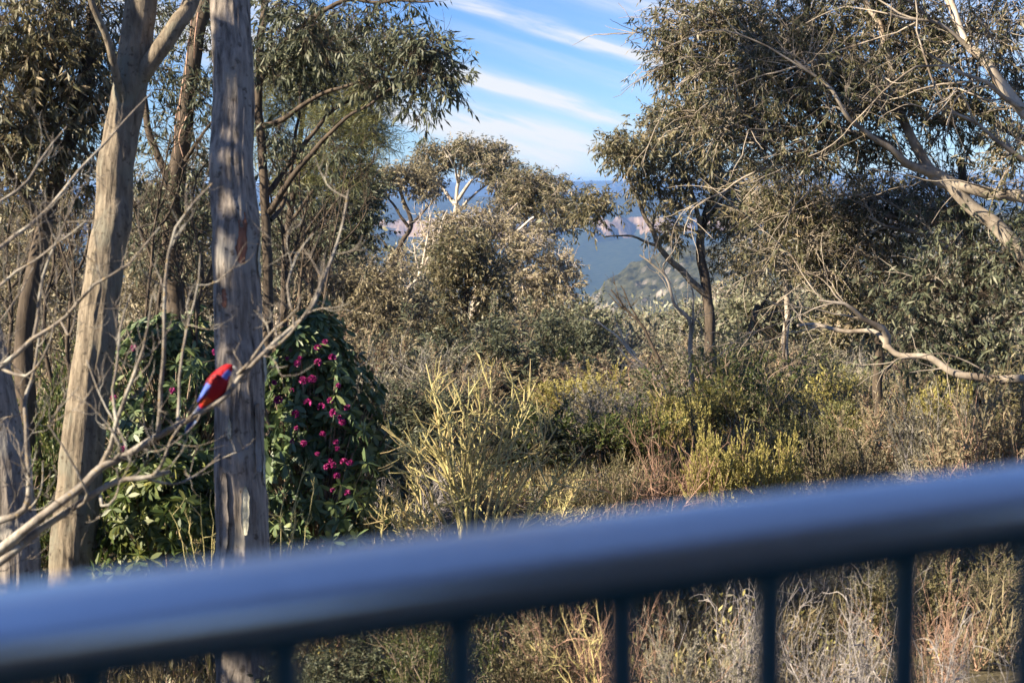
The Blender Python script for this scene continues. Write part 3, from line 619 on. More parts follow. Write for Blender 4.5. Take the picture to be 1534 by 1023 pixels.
for args in (('thin dark dead sapling crossing between the tan forked trunk and the hanging-bark gum', (225, 620, 19), [((225, 560, 19), (222, 460, 19), (232, 360, 19), (246, 280, 19), (256, 200, 19)), ((228, 400, 19), (205, 330, 19), (196, 290, 19)), ((236, 340, 19), (262, 290, 19), (275, 250, 19))]),
             ('crooked dead sapling with many fine twigs just left of the thick straight trunk', (300, 640, 17), [((302, 600, 17), (296, 480, 17), (305, 400, 17), (290, 330, 17), (296, 260, 17)), ((300, 430, 17), (318, 380, 17), (322, 340, 17)), ((297, 470, 17), (270, 420, 17), (262, 370, 17))]),
             ('thin dark bare sapling just right of the thick straight trunk', (428, 620, 21), [((428, 560, 21), (430, 430, 21), (424, 330, 21), (432, 240, 21)), ((428, 400, 21), (450, 340, 21), (462, 290, 21)), ((426, 350, 21), (408, 310, 21), (402, 270, 21))]),
             ('dark thin bare sapling left of the tan forked trunk', (18, 640, 18), [((16, 600, 18), (20, 480, 18), (12, 380, 18), (26, 290, 18), (30, 220, 18)), ((18, 430, 18), (44, 370, 18), (50, 320, 18)), ((16, 480, 18), (-10, 420, 18), (-16, 380, 18))]),
             ('thin dark leaning sapling left of the crooked one beside the thick straight trunk', (240, 640, 23), [((244, 600, 23), (238, 480, 23), (250, 380, 23), (262, 300, 23), (270, 200, 23), (262, 120, 23)), ((246, 400, 23), (220, 350, 23), (205, 300, 23))]),
             ('dark bare sapling with wide forks under the casuarina', (490, 640, 24), [((490, 600, 24), (486, 480, 24), (494, 400, 24), (510, 320, 24), (520, 250, 24)), ((490, 430, 24), (460, 380, 24), (446, 330, 24)), ((500, 370, 24), (540, 330, 24), (556, 290, 24))]),
             ('thin dark sapling rising behind the magenta flowers', (455, 640, 22), [((456, 600, 22), (450, 450, 22), (458, 350, 22), (452, 260, 22), (462, 190, 22)), ((455, 400, 22), (478, 350, 22), (488, 310, 22))]),
             ('dark crooked sapling between the leftmost crooked gum and the tan forked trunk', (78, 640, 20), [((80, 600, 20), (70, 470, 20), (82, 380, 20), (70, 280, 20), (78, 180, 20)), ((76, 430, 20), (104, 370, 20), (112, 310, 20)), ((76, 340, 20), (50, 300, 20), (44, 260, 20))]),
             ('slender grey dead sapling close behind the tan forked trunk', (110, 640, 19), [((110, 600, 19), (106, 480, 19), (112, 400, 19), (98, 320, 19), (104, 250, 19)), ((108, 430, 19), (90, 370, 19), (84, 330, 19)), ((110, 410, 19), (130, 360, 19), (136, 320, 19))])):
    t = Tree('dead_sapling', args[0], 'tree', args[1], M['dark'])
    for i, q in enumerate(args[2]): t.line(list(q), .045 if i == 0 else .022, .008, 'trunk' if i == 0 else 'limb', 8, .06, from_ground=i == 0)
    t.twigs(9, .75, 2, .009, .2, .12, .25)
# ================================================================ trees of the middle distance
def gum(label, base, trunk, limbs, clumps, r0, r1, bark='pale', leaf='gum', name='gum_tree', group=None, **kw):
    t = Tree(name, label, 'tree', base, M[bark], M[leaf] if leaf else None, group)
    t.line(trunk, r0, r1, 'trunk', 12, .06, from_ground=True)
    for L in limbs: t.line(L[0], L[1], L[2], wob=.05)
    if clumps: t.clump(*clumps); t.build(**kw)
    return t
K50 = dict(T=6, tw=.5, K=11, LL=.165, LW=.042, droop=.5, br=.03, trk=.05, rmin=.009, bare=.1)
gum('pale-stemmed umbrella-topped gum in the centre against the sky', (668, 560, 60), [(668, 520, 60), (672, 420, 60), (680, 340, 60), (684, 305, 60), (686, 272, 60), (692, 235, 60)],
    [([(684, 308, 60), (664, 285, 60.5), (648, 258, 61)], .09, .03), ([(685, 300, 60), (705, 272, 59.5), (728, 252, 59)], .09, .03), ([(686, 275, 60), (680, 250, 59), (672, 232, 58.6)], .06, .03), ([(683, 320, 60), (712, 290, 61), (745, 268, 61.5)], .07, .03)],
    [(688, 228, 60, 64, 17, 84), (646, 252, 60.5, 36, 20, 48), (738, 252, 59.5, 50, 20, 64), (715, 234, 60, 52, 18, 48), (760, 278, 60, 34, 18, 30), (640, 278, 61, 24, 18, 16)], .17, .06, 'white', 'gum', **K50)
gum('bushy brown-green gum crown just right of the umbrella-topped gum', (775, 560, 57), [(772, 520, 57), (776, 400, 57), (788, 330, 57), (798, 285, 57)],
    [([(780, 370, 57), (760, 320, 57), (748, 290, 57)], .08, .03), ([(784, 350, 57), (815, 320, 56.5), (832, 300, 56)], .08, .03)],
    [(800, 280, 57, 48, 24, 84), (838, 300, 56, 28, 26, 40), (770, 310, 57, 45, 24, 56), (820, 335, 56.5, 36, 22, 26), (766, 278, 57, 30, 22, 20), (852, 330, 56, 18, 20, 10)], .16, .06, 'pale', 'gum', **K50)
gum('leaning gum in the centre with several tan lobes of leaf and bare pale limbs showing', (700, 590, 50), [(705, 540, 50), (712, 450, 50), (724, 380, 50), (735, 340, 50)],
    [([(716, 430, 50), (690, 395, 50), (670, 350, 50)], .09, .03), ([(722, 390, 50), (765, 355, 49.5), (800, 325, 49)], .09, .03), ([(714, 440, 50), (770, 410, 49.5), (820, 395, 49)], .09, .03), ([(728, 370, 50), (752, 330, 50), (775, 305, 50.5)], .06, .03)],
    [(700, 335, 50, 60, 22, 50), (665, 362, 50, 40, 30, 34), (785, 372, 49.5, 55, 26, 50), (832, 400, 49, 34, 26, 34), (780, 422, 49.5, 60, 24, 46), (745, 345, 50, 40, 20, 20), (840, 435, 49, 34, 14, 16), (810, 452, 49, 50, 20, 26)], .19, .07, 'white', 'gum_tan', **K50)
gum('round dark-leaved gum in front of the leaning tan gum at centre', (700, 620, 42), [(700, 560, 42), (698, 480, 42), (700, 420, 42), (702, 375, 42)],
    [([(698, 470, 42), (675, 430, 42), (660, 400, 42)], .06, .02), ([(699, 450, 42), (730, 410, 42), (745, 390, 42)], .06, .02)],
    [(695, 388, 42, 50, 40, 70), (672, 440, 42, 40, 46, 40), (730, 440, 42, 45, 50, 48), (650, 490, 42, 60, 36, 44), (715, 500, 42, 70, 30, 44)], .13, .05, 'dark', 'gum', T=6, tw=.55, K=12, LL=.15, LW=.045, droop=.4, br=.02)
gum('low gum crown at left centre with a dark trunk and blue valley showing through it', (592, 560, 55), [(590, 500, 55), (588, 430, 55), (600, 370, 55), (616, 335, 55), (604, 300, 55), (598, 275, 55)],
    [([(612, 340, 55), (590, 310, 55), (575, 285, 55)], .07, .03), ([(616, 335, 55), (636, 315, 55), (650, 300, 55)], .06, .02), ([(596, 385, 55), (570, 360, 55), (550, 350, 55)], .05, .02)],
    [(600, 265, 55, 50, 17, 44), (565, 275, 55, 30, 25, 24), (630, 285, 55, 40, 17, 20), (548, 300, 55, 28, 28, 26), (600, 395, 55, 26, 24, 16)], .17, .06, 'dark', 'gum_tan', **K50)
t = gum('white forked bare gum sapling below the blue gap at left centre', (604, 520, 48), [(606, 450, 48), (626, 420, 48), (636, 390, 48), (642, 350, 48), (645, 322, 48)],
    [([(632, 400, 48), (650, 370, 48), (662, 335, 48), (670, 315, 48)], .05, .015), ([(628, 412, 48), (622, 385, 48), (618, 360, 48)], .035, .012), ([(640, 360, 48), (630, 335, 48), (628, 318, 48)], .03, .01)], None, .085, .03, 'white', None, 'dead_sapling')
t.twigs(5, .7, 2, .015, .15, .1)
# left centre masses of sunlit gum
gum('dark-topped gum with sunlit tan lower foliage, right of the casuarina at left centre', (470, 620, 34), [(470, 560, 34), (466, 440, 34), (462, 340, 34), (470, 270, 34)],
    [([(464, 400, 34), (500, 340, 33.6), (535, 300, 33.4)], .06, .02), ([(466, 430, 34), (430, 370, 34), (412, 330, 34)], .06, .02), ([(463, 350, 34), (440, 300, 34), (430, 270, 34)], .04, .02)],
    [(500, 295, 33.6, 60, 26, 50), (440, 290, 34, 40, 30, 30), (545, 320, 33.4, 26, 40, 30), (460, 350, 34, 70, 40, 46), (520, 355, 33.6, 45, 34, 36), (420, 380, 34, 30, 50, 24), (545, 265, 33.4, 24, 18, 12)], .11, .05, 'dark', 'gum_dark', T=6, tw=.5, K=12, LL=.125, LW=.034, droop=.5)
gum('tan sunlit gum mass left of centre, behind the upper twigs of the parrot branch', (500, 640, 38), [(500, 600, 38), (505, 500, 38), (498, 430, 38)],
    [([(502, 480, 38), (450, 430, 37.6), (420, 410, 37.4)], .05, .02), ([(502, 480, 38), (560, 420, 37.6), (600, 390, 37.4)], .05, .02)],
    [(500, 420, 38, 70, 34, 60), (440, 430, 37.5, 45, 40, 40), (570, 420, 37.5, 50, 40, 50), (540, 470, 37.5, 70, 34, 56), (480, 480, 37.5, 60, 30, 40), (610, 460, 37.5, 45, 36, 36), (560, 520, 37.2, 60, 30, 36)], .1, .04, 'pale', 'gum_tan', T=6, tw=.5, K=12, LL=.125, LW=.034, droop=.4)
gum('sunlit gum behind the fork of the two big left trunks', (250, 640, 36), [(250, 600, 36), (246, 480, 36), (240, 380, 36), (236, 300, 36)],
    [([(244, 420, 36), (200, 370, 36), (180, 330, 36)], .06, .02), ([(242, 400, 36), (290, 350, 36), (310, 300, 36)], .06, .02)],
    [(235, 300, 36, 60, 36, 40), (300, 330, 36, 40, 50, 40), (220, 380, 36, 50, 40, 36), (290, 420, 36, 50, 40, 40), (220, 450, 36, 45, 36, 30), (300, 250, 36, 30, 40, 16)], .11, .04, 'pale', 'gum_tan', T=6, tw=.5, K=12, LL=.125, LW=.034, droop=.4)
gum('tangled sunlit gum left of the tan forked trunk', (80, 640, 30), [(80, 600, 30), (96, 480, 30), (90, 380, 30), (84, 300, 30)],
    [([(94, 450, 30), (40, 380, 30), (10, 340, 30)], .06, .02), ([(92, 400, 30), (120, 340, 30), (130, 290, 30)], .05, .02)],
    [(90, 330, 30, 60, 40, 36), (30, 350, 30, 50, 40, 32), (100, 420, 30, 40, 40, 28), (30, 430, 30, 50, 40, 30), (90, 490, 30, 50, 36, 26), (20, 520, 30, 40, 40, 20), (0, 270, 30, 60, 50, 24)], .1, .04, 'dark', 'gum_tan', T=6, tw=.5, K=12, LL=.12, LW=.032, droop=.4)

# ================================================================ right of centre
t = Tree('gum_tree', 'gum with a dark upright trunk and a long limb reaching over the blue valley', 'tree', (1066, 560, 32), M['tan'], M['gum'])
t.line([(1066, 520, 32), (1060, 440, 32), (1052, 380, 32), (1056, 330, 32), (1070, 280, 32), (1076, 220, 32.2), (1080, 150, 32.4)], .145, .06, 'trunk', 16, .05, from_ground=True, bark=M['dark'])
t.line([(1056, 440, 32), (1022, 408, 31.8), (992, 372, 31.6), (966, 322, 31.4), (946, 272, 31.2), (930, 222, 31)], .085, .02); t.line([(990, 370, 31.6), (955, 358, 31.3), (925, 352, 31.1), (905, 355, 31)], .04, .012)
t.line([(1053, 385, 32), (1046, 330, 31.8), (1036, 280, 31.6), (1004, 230, 31.4), (985, 200, 31.3)], .07, .02); t.line([(1058, 325, 32), (1090, 290, 32.4), (1120, 250, 32.6)], .06, .02); t.line([(1054, 350, 32), (1020, 340, 31.7), (985, 345, 31.5)], .03, .01)
t.line([(975, 345, 31.5), (985, 310, 31.6), (1000, 290, 31.7)], .03, .01)
t.clump((948, 235, 31.1, 42, 24, 42), (918, 222, 31, 24, 20, 16), (1000, 195, 31.4, 45, 40, 48), (1035, 250, 31.7, 50, 45, 46), (1085, 320, 32.2, 50, 46, 44), (1010, 300, 31.6, 34, 30, 20), (1065, 200, 32.2, 60, 50, 56), (1110, 250, 32.5, 55, 60, 44), (962, 290, 31.3, 24, 14, 10), (893, 306, 31, 30, 24, 22), (1020, 352, 31.7, 34, 20, 16), (1105, 385, 32.3, 45, 30, 20), (985, 262, 31.4, 40, 24, 18), (880, 328, 31, 22, 12, 8))
t.build(T=6, tw=.45, K=11, LL=.125, LW=.03, droop=.8)
KR = dict(T=6, tw=.5, K=14, LL=.105, LW=.02, droop=.9, br=.026, trk=.03, bare=.28)
t = Tree('gum_tree', 'huge spreading gum filling the upper right corner with thick pale limbs from the right edge', 'tree', (1680, 800, 18), M['pale'], M['gum_shaded'])
t.line([(1680, 760, 18), (1640, 580, 18), (1590, 450, 18), (1534, 388, 18), (1490, 338, 18), (1445, 296, 18), (1425, 276, 18), (1400, 262, 18), (1375, 225, 18), (1355, 185, 18), (1345, 150, 18.1), (1334, 112, 18.2)], .19, .04, 'trunk', 20, .03, from_ground=True, n=90)
t.line([(1620, 330, 17.6), (1570, 308, 17.7), (1534, 298, 17.8), (1470, 284, 17.9), (1420, 268, 18), (1370, 250, 18), (1335, 222, 18.1), (1290, 202, 18.2), (1245, 186, 18.3), (1200, 196, 18.4), (1160, 206, 18.5)], .095, .02, sides=12, n=60)
t.line([(1640, 260, 17.2), (1580, 210, 17.3), (1534, 165, 17.4), (1506, 126, 17.4), (1467, 86, 17.4), (1450, 64, 17.4), (1430, 20, 17.5), (1412, -30, 17.6), (1390, -120, 17.7)], .085, .03, sides=12, bark=M['white'], n=50)
t.line([(1334, 130, 18.2), (1333, 90, 18.1), (1322, 62, 18), (1312, 30, 18), (1298, 0, 18), (1280, -60, 18)], .05, .025, bark=M['white'])
t.line([(1640, 270, 18.6), (1534, 205, 18.7), (1490, 180, 18.8), (1455, 163, 18.8), (1438, 158, 18.8)], .09, .03, bark=M['dark'])
t.line([(1400, 262, 18), (1350, 240, 17.7), (1310, 205, 17.5), (1270, 170, 17.3), (1230, 120, 17.2), (1190, 90, 17.1)], .05, .012); t.line([(1355, 185, 18), (1320, 140, 18.3), (1290, 90, 18.5), (1250, 40, 18.7), (1200, 0, 18.9)], .05, .015)
t.line([(1467, 86, 17.4), (1420, 45, 17.3), (1370, 30, 17.2), (1330, 20, 17.1)], .035, .012); t.line([(1534, 165, 17.4), (1480, 130, 17), (1420, 95, 16.8), (1390, 80, 16.7)], .035, .012)
t.line([(1245, 186, 18.3), (1190, 150, 18.4), (1140, 110, 18.5), (1090, 70, 18.6), (1050, 50, 18.7)], .035, .012); t.line([(1290, 202, 18.2), (1230, 230, 18), (1180, 240, 17.9), (1120, 190, 17.8)], .035, .012)
t.line([(1534, 240, 17), (1500, 215, 16.9), (1440, 175, 16.8), (1410, 150, 16.7)], .03, .012)
t.clump((1045, 50, 18.7, 60, 65, 50), (1008, 88, 18.7, 26, 40, 24), (1120, 40, 18.6, 75, 55, 62), (1090, 130, 18.5, 75, 45, 56), (1190, 90, 18, 85, 60, 64), (1250, 40, 18.6, 85, 50, 52), (1330, 60, 18.4, 85, 60, 50), (1410, 80, 18, 80, 60, 46), (1490, 50, 17.4, 60, 60, 34), (1250, 140, 17.8, 95, 46, 50), (1350, 150, 18, 85, 45, 42), (1150, 190, 18, 85, 40, 44), (1450, 190, 18.4, 80, 50, 36), (1515, 240, 17.4, 40, 50, 16), (1300, 225, 18.4, 90, 36, 30), (1200, 240, 18, 95, 34, 34), (1150, -50, 18.6, 160, 50, 40), (1370, -60, 18, 160, 60, 40), (1065, 180, 18.4, 55, 36, 30), (1510, 130, 17.8, 40, 60, 18))
t.build(**KR); t.arcs(4, 1.7, .013, -RT * .8 + UP * .35, bark=M['pale'])
t = Tree('gum_tree', 'low crooked gum at right whose pale limbs snake left just above the scrub', 'tree', (1330, 680, 21), M['pale'], M['gum_shaded'])
t.line([(1318, 600, 21), (1316, 520, 21), (1304, 450, 21), (1292, 405, 21), (1270, 370, 21), (1240, 345, 21)], .10, .03, 'trunk', 14, .04, bark=M['dark'], from_ground=True)
t.line([(1640, 610, 16.6), (1550, 574, 16.8), (1490, 565, 16.9), (1430, 556, 17), (1385, 537, 17.1), (1342, 526, 17.2), (1312, 501, 17.4), (1262, 493, 17.6), (1222, 485, 17.8), (1195, 488, 18)], .062, .018, sides=12, n=60)
t.line([(1328, 520, 17.3), (1324, 492, 17.2), (1286, 476, 17.1), (1260, 455, 17), (1226, 450, 17)], .05, .014); t.line([(1352, 432, 20.4), (1310, 430, 20.4), (1280, 418, 20.4), (1240, 410, 20.4), (1180, 402, 20.4)], .04, .012)
t.line([(1345, 432, 20.4), (1322, 400, 20.4), (1290, 380, 20.4), (1250, 362, 20.4), (1212, 354, 20.4)], .035, .012); t.line([(1425, 376, 20), (1380, 341, 20), (1345, 311, 20), (1310, 290, 20)], .045, .014); t.line([(1425, 377, 20), (1395, 356, 19.8), (1350, 346, 19.8), (1300, 325, 19.8)], .04, .014)
t.line([(1304, 450, 21), (1345, 432, 20.4), (1425, 376, 20), (1440, 340, 20), (1430, 300, 20)], .05, .02); t.line([(1438, 345, 20), (1428, 310, 20), (1432, 290, 20)], .03, .012)
t.clump((1200, 320, 20.6, 90, 38, 48), (1290, 310, 20.6, 85, 38, 46), (1370, 320, 20.4, 70, 40, 36), (1240, 375, 20.6, 90, 34, 40), (1330, 390, 20.6, 75, 36, 34), (1180, 380, 20.6, 50, 26, 16), (1160, 300, 20.8, 60, 36, 26), (1410, 290, 20.6, 60, 36, 22), (1280, 440, 20.8, 60, 24, 18), (1220, 420, 20.6, 60, 24, 14))
t.build(T=6, tw=.5, K=9, LL=.12, LW=.024, droop=.7, br=.026, trk=.03, bare=.2); t.arcs(4, 1.4, .012, -RT * .8 + UP * .3, bark=M['pale'])
t = Tree('gum_tree', 'dense dark green gum at the right edge in front of a thick dark trunk', 'tree', (1475, 720, 18.5), M['dark'], M['gum_dark'])
t.line([(1472, 620, 18.5), (1460, 500, 18.5), (1455, 400, 18.5), (1446, 300, 18.6), (1440, 240, 18.8)], .105, .05, 'trunk', 14, .04, from_ground=True)
t.line([(1462, 470, 18.5), (1410, 430, 18.2), (1370, 420, 18)], .05, .015); t.line([(1460, 450, 18.5), (1500, 400, 18.2), (1530, 380, 18)], .05, .015); t.line([(1465, 520, 18.5), (1420, 480, 18.2), (1385, 470, 18)], .04, .015); t.line([(1465, 520, 18.5), (1505, 480, 18.2), (1530, 470, 18)], .04, .015)
t.clump((1350, 462, 18.2, 50, 40, 16), (1395, 430, 18.2, 65, 55, 22), (1450, 425, 18.2, 65, 65, 24), (1505, 430, 18.1, 50, 80, 26), (1490, 510, 18.3, 60, 50, 18), (1420, 510, 18.3, 55, 40, 14), (1530, 360, 18.2, 40, 40, 16), (1375, 530, 18, 40, 26, 10), (1500, 550, 18, 50, 30, 14), (1440, 340, 18.4, 60, 30, 14))
t.build(T=6, tw=.5, K=11, LL=.125, LW=.028, droop=.8, bare=.3); t.arcs(4, .9, .010, -RT * .5 + UP * .5, bark=M['pale'])
t = Tree('gum_tree', 'grey-green gum behind the low crooked gum, right of the upright dark trunk', 'tree', (1190, 560, 34), M['pale'], M['gum_tan'])
t.line([(1178, 540, 34), (1180, 450, 34), (1172, 380, 34), (1168, 320, 34)], .11, .04, 'trunk', 12, .05, from_ground=True)
t.line([(1178, 440, 34), (1210, 390, 34), (1240, 340, 34)], .05, .02); t.line([(1176, 420, 34), (1140, 370, 34), (1120, 330, 34)], .05, .02)
t.clump((1150, 330, 34, 60, 40, 40), (1220, 330, 34, 60, 40, 36), (1130, 390, 34, 40, 26, 18), (1200, 400, 34, 50, 26, 20))
t.build(T=6, tw=.5, K=11, LL=.13, LW=.032, droop=.5)
# bare and dead saplings right of centre
def dead(label, base, lines, bark, tw=(5, .5, 2, .01), name='dead_sapling'):
    t = Tree(name, label, 'tree', base, M[bark]); first = True
    for pts, a, b_ in lines: t.line(pts, a, b_, 'trunk' if first else 'limb', 9, .05, from_ground=first); first = False
    t.twigs(*tw, .18, .1); return t
dead('pale leaning dead sapling with its top pointing left toward the valley', (998, 600, 27), [([(994, 588, 27), (975, 556, 27), (950, 530, 27), (920, 502, 27), (893, 478, 27)], .05, .012), ([(952, 532, 27), (935, 512, 27), (928, 490, 27)], .03, .01), ([(975, 556, 27), (945, 540, 27), (925, 520, 27)], .03, .01)], 'white')
dead('dark leaning dead sapling with forked tips, against the blue valley', (1002, 600, 30), [([(1001, 585, 30), (986, 530, 30), (970, 500, 30), (945, 470, 30), (915, 434, 30)], .06, .015), ([(960, 488, 30), (940, 450, 30), (930, 428, 30)], .025, .008), ([(948, 472, 30), (925, 455, 30), (912, 440, 30)], .02, .008)], 'dark')
dead('grey forked dead tree with lichen just left of the upright dark trunk', (1035, 600, 29), [([(1035, 550, 29), (1036, 490, 29), (1012, 455, 29), (1000, 420, 29), (975, 392, 29), (958, 382, 29)], .075, .015), ([(1036, 500, 29), (1038, 455, 29), (1036, 430, 29)], .035, .012), ([(1020, 470, 29), (1045, 480, 29), (1052, 500, 29)], .02, .01), ([(1002, 425, 29), (992, 400, 29), (1010, 375, 29)], .03, .01)], 'pale')
dead('dark leaning bare trunk right of the upright dark trunk', (1118, 560, 33), [([(1119, 530, 33), (1126, 490, 33), (1135, 456, 33)], .09, .06), ([(1130, 470, 33), (1145, 450, 33), (1160, 430, 33)], .04, .015), ([(1122, 505, 33), (1150, 475, 33), (1166, 462, 33)], .03, .01)], 'dark')
dead('thin dark bare sapling in front of the pale far bushland, under the snaking limbs', (1176, 610, 27), [([(1176, 570, 27), (1178, 510, 27), (1172, 470, 27), (1156, 444, 27)], .035, .012), ([(1178, 490, 27), (1182, 455, 27), (1178, 440, 27)], .02, .008), ([(1177, 520, 27), (1150, 500, 27), (1130, 480, 27)], .015, .006)], 'dark')
# gums of the far slope
FG = [('far pale grey-green gum on the slope beyond the leaning dead saplings', 985, 530, 95, 486, 50), ('far gum left of the upright dark trunk, low on the slope under the blue valley', 1015, 515, 105, 470, 50), ('far gum crown directly right of the upright dark trunk', 1110, 520, 90, 425, 60),
      ('far grey-green gum behind the thin dark bare sapling', 1200, 520, 85, 440, 60), ('far gum on the slope at the foot of the upright dark trunk', 1085, 540, 75, 470, 60), ('far gum between the round dark bush and the pale leaning sapling', 905, 530, 85, 490, 45), ('far gum whose crown peeps out behind the low crooked gum', 1260, 520, 80, 420, 70), ('far gum at the extreme right behind the dense dark gum', 1420, 540, 70, 430, 80),
      ('far gum seen between the tan scrub and the centre gums', 620, 520, 80, 440, 60), ('far tan gum low behind the round dark-leaved gum', 790, 520, 75, 450, 60)]
FG += [('far tan gum left of the tan forked trunk, behind the leftmost bare branches', 50, 520, 52, 270, 70), ('far tan gum filling the gap between the two tall left trunks', 210, 520, 50, 270, 60), ('far tan gum seen low between the two tall left trunks', 270, 540, 44, 370, 60),
       ('far tan gum just right of the thick straight trunk', 415, 520, 50, 300, 55), ('far gum under the casuarina, right half', 510, 520, 56, 320, 60), ('far gum right of the low gum crown at left centre', 655, 520, 70, 330, 36), ('far tan gum at the extreme left edge', -10, 540, 46, 350, 60)]
FG += [('mid-height gum just right of the dark leaning bare trunk', 1142, 545, 43, 425, 45), ('mid-height gum behind the tips of the snaking limbs, left one', 1225, 545, 46, 438, 45), ('mid-height gum behind the tips of the snaking limbs, right one', 1290, 545, 40, 445, 50),
       ('mid-height gum directly left of the leaning dead saplings', 872, 545, 48, 470, 34), ('mid-height gum between the upright dark trunk and the grey forked dead tree', 1048, 545, 50, 468, 34)]
for lab, px, by, d, top, rx in FG:
    h = by - top
    gum(lab, (px, by, d), [(px, by, d), (px + 5, by - h * .4, d), (px - 3, top + h * .25, d)], [([(px + 4, by - h * .3, d), (px - rx * .4, top + h * .4, d), (px - rx * .6, top + h * .3, d)], .08, .03), ([(px + 4, by - h * .35, d), (px + rx * .4, top + h * .4, d), (px + rx * .6, top + h * .3, d)], .08, .03)],
        [(px, top + h * .25, d, rx * .8, h * .25, 34), (px - rx * .5, top + h * .4, d, rx * .5, h * .25, 24), (px + rx * .5, top + h * .38, d, rx * .5, h * .25, 24), (px, top + h * .55, d, rx * .8, h * .22, 20)], .16, .06, 'white', 'gum_grey' if px % 3 else 'gum', T=5, tw=.8, K=10, LL=.2, LW=.07, droop=.3, br=.03, trk=.05)
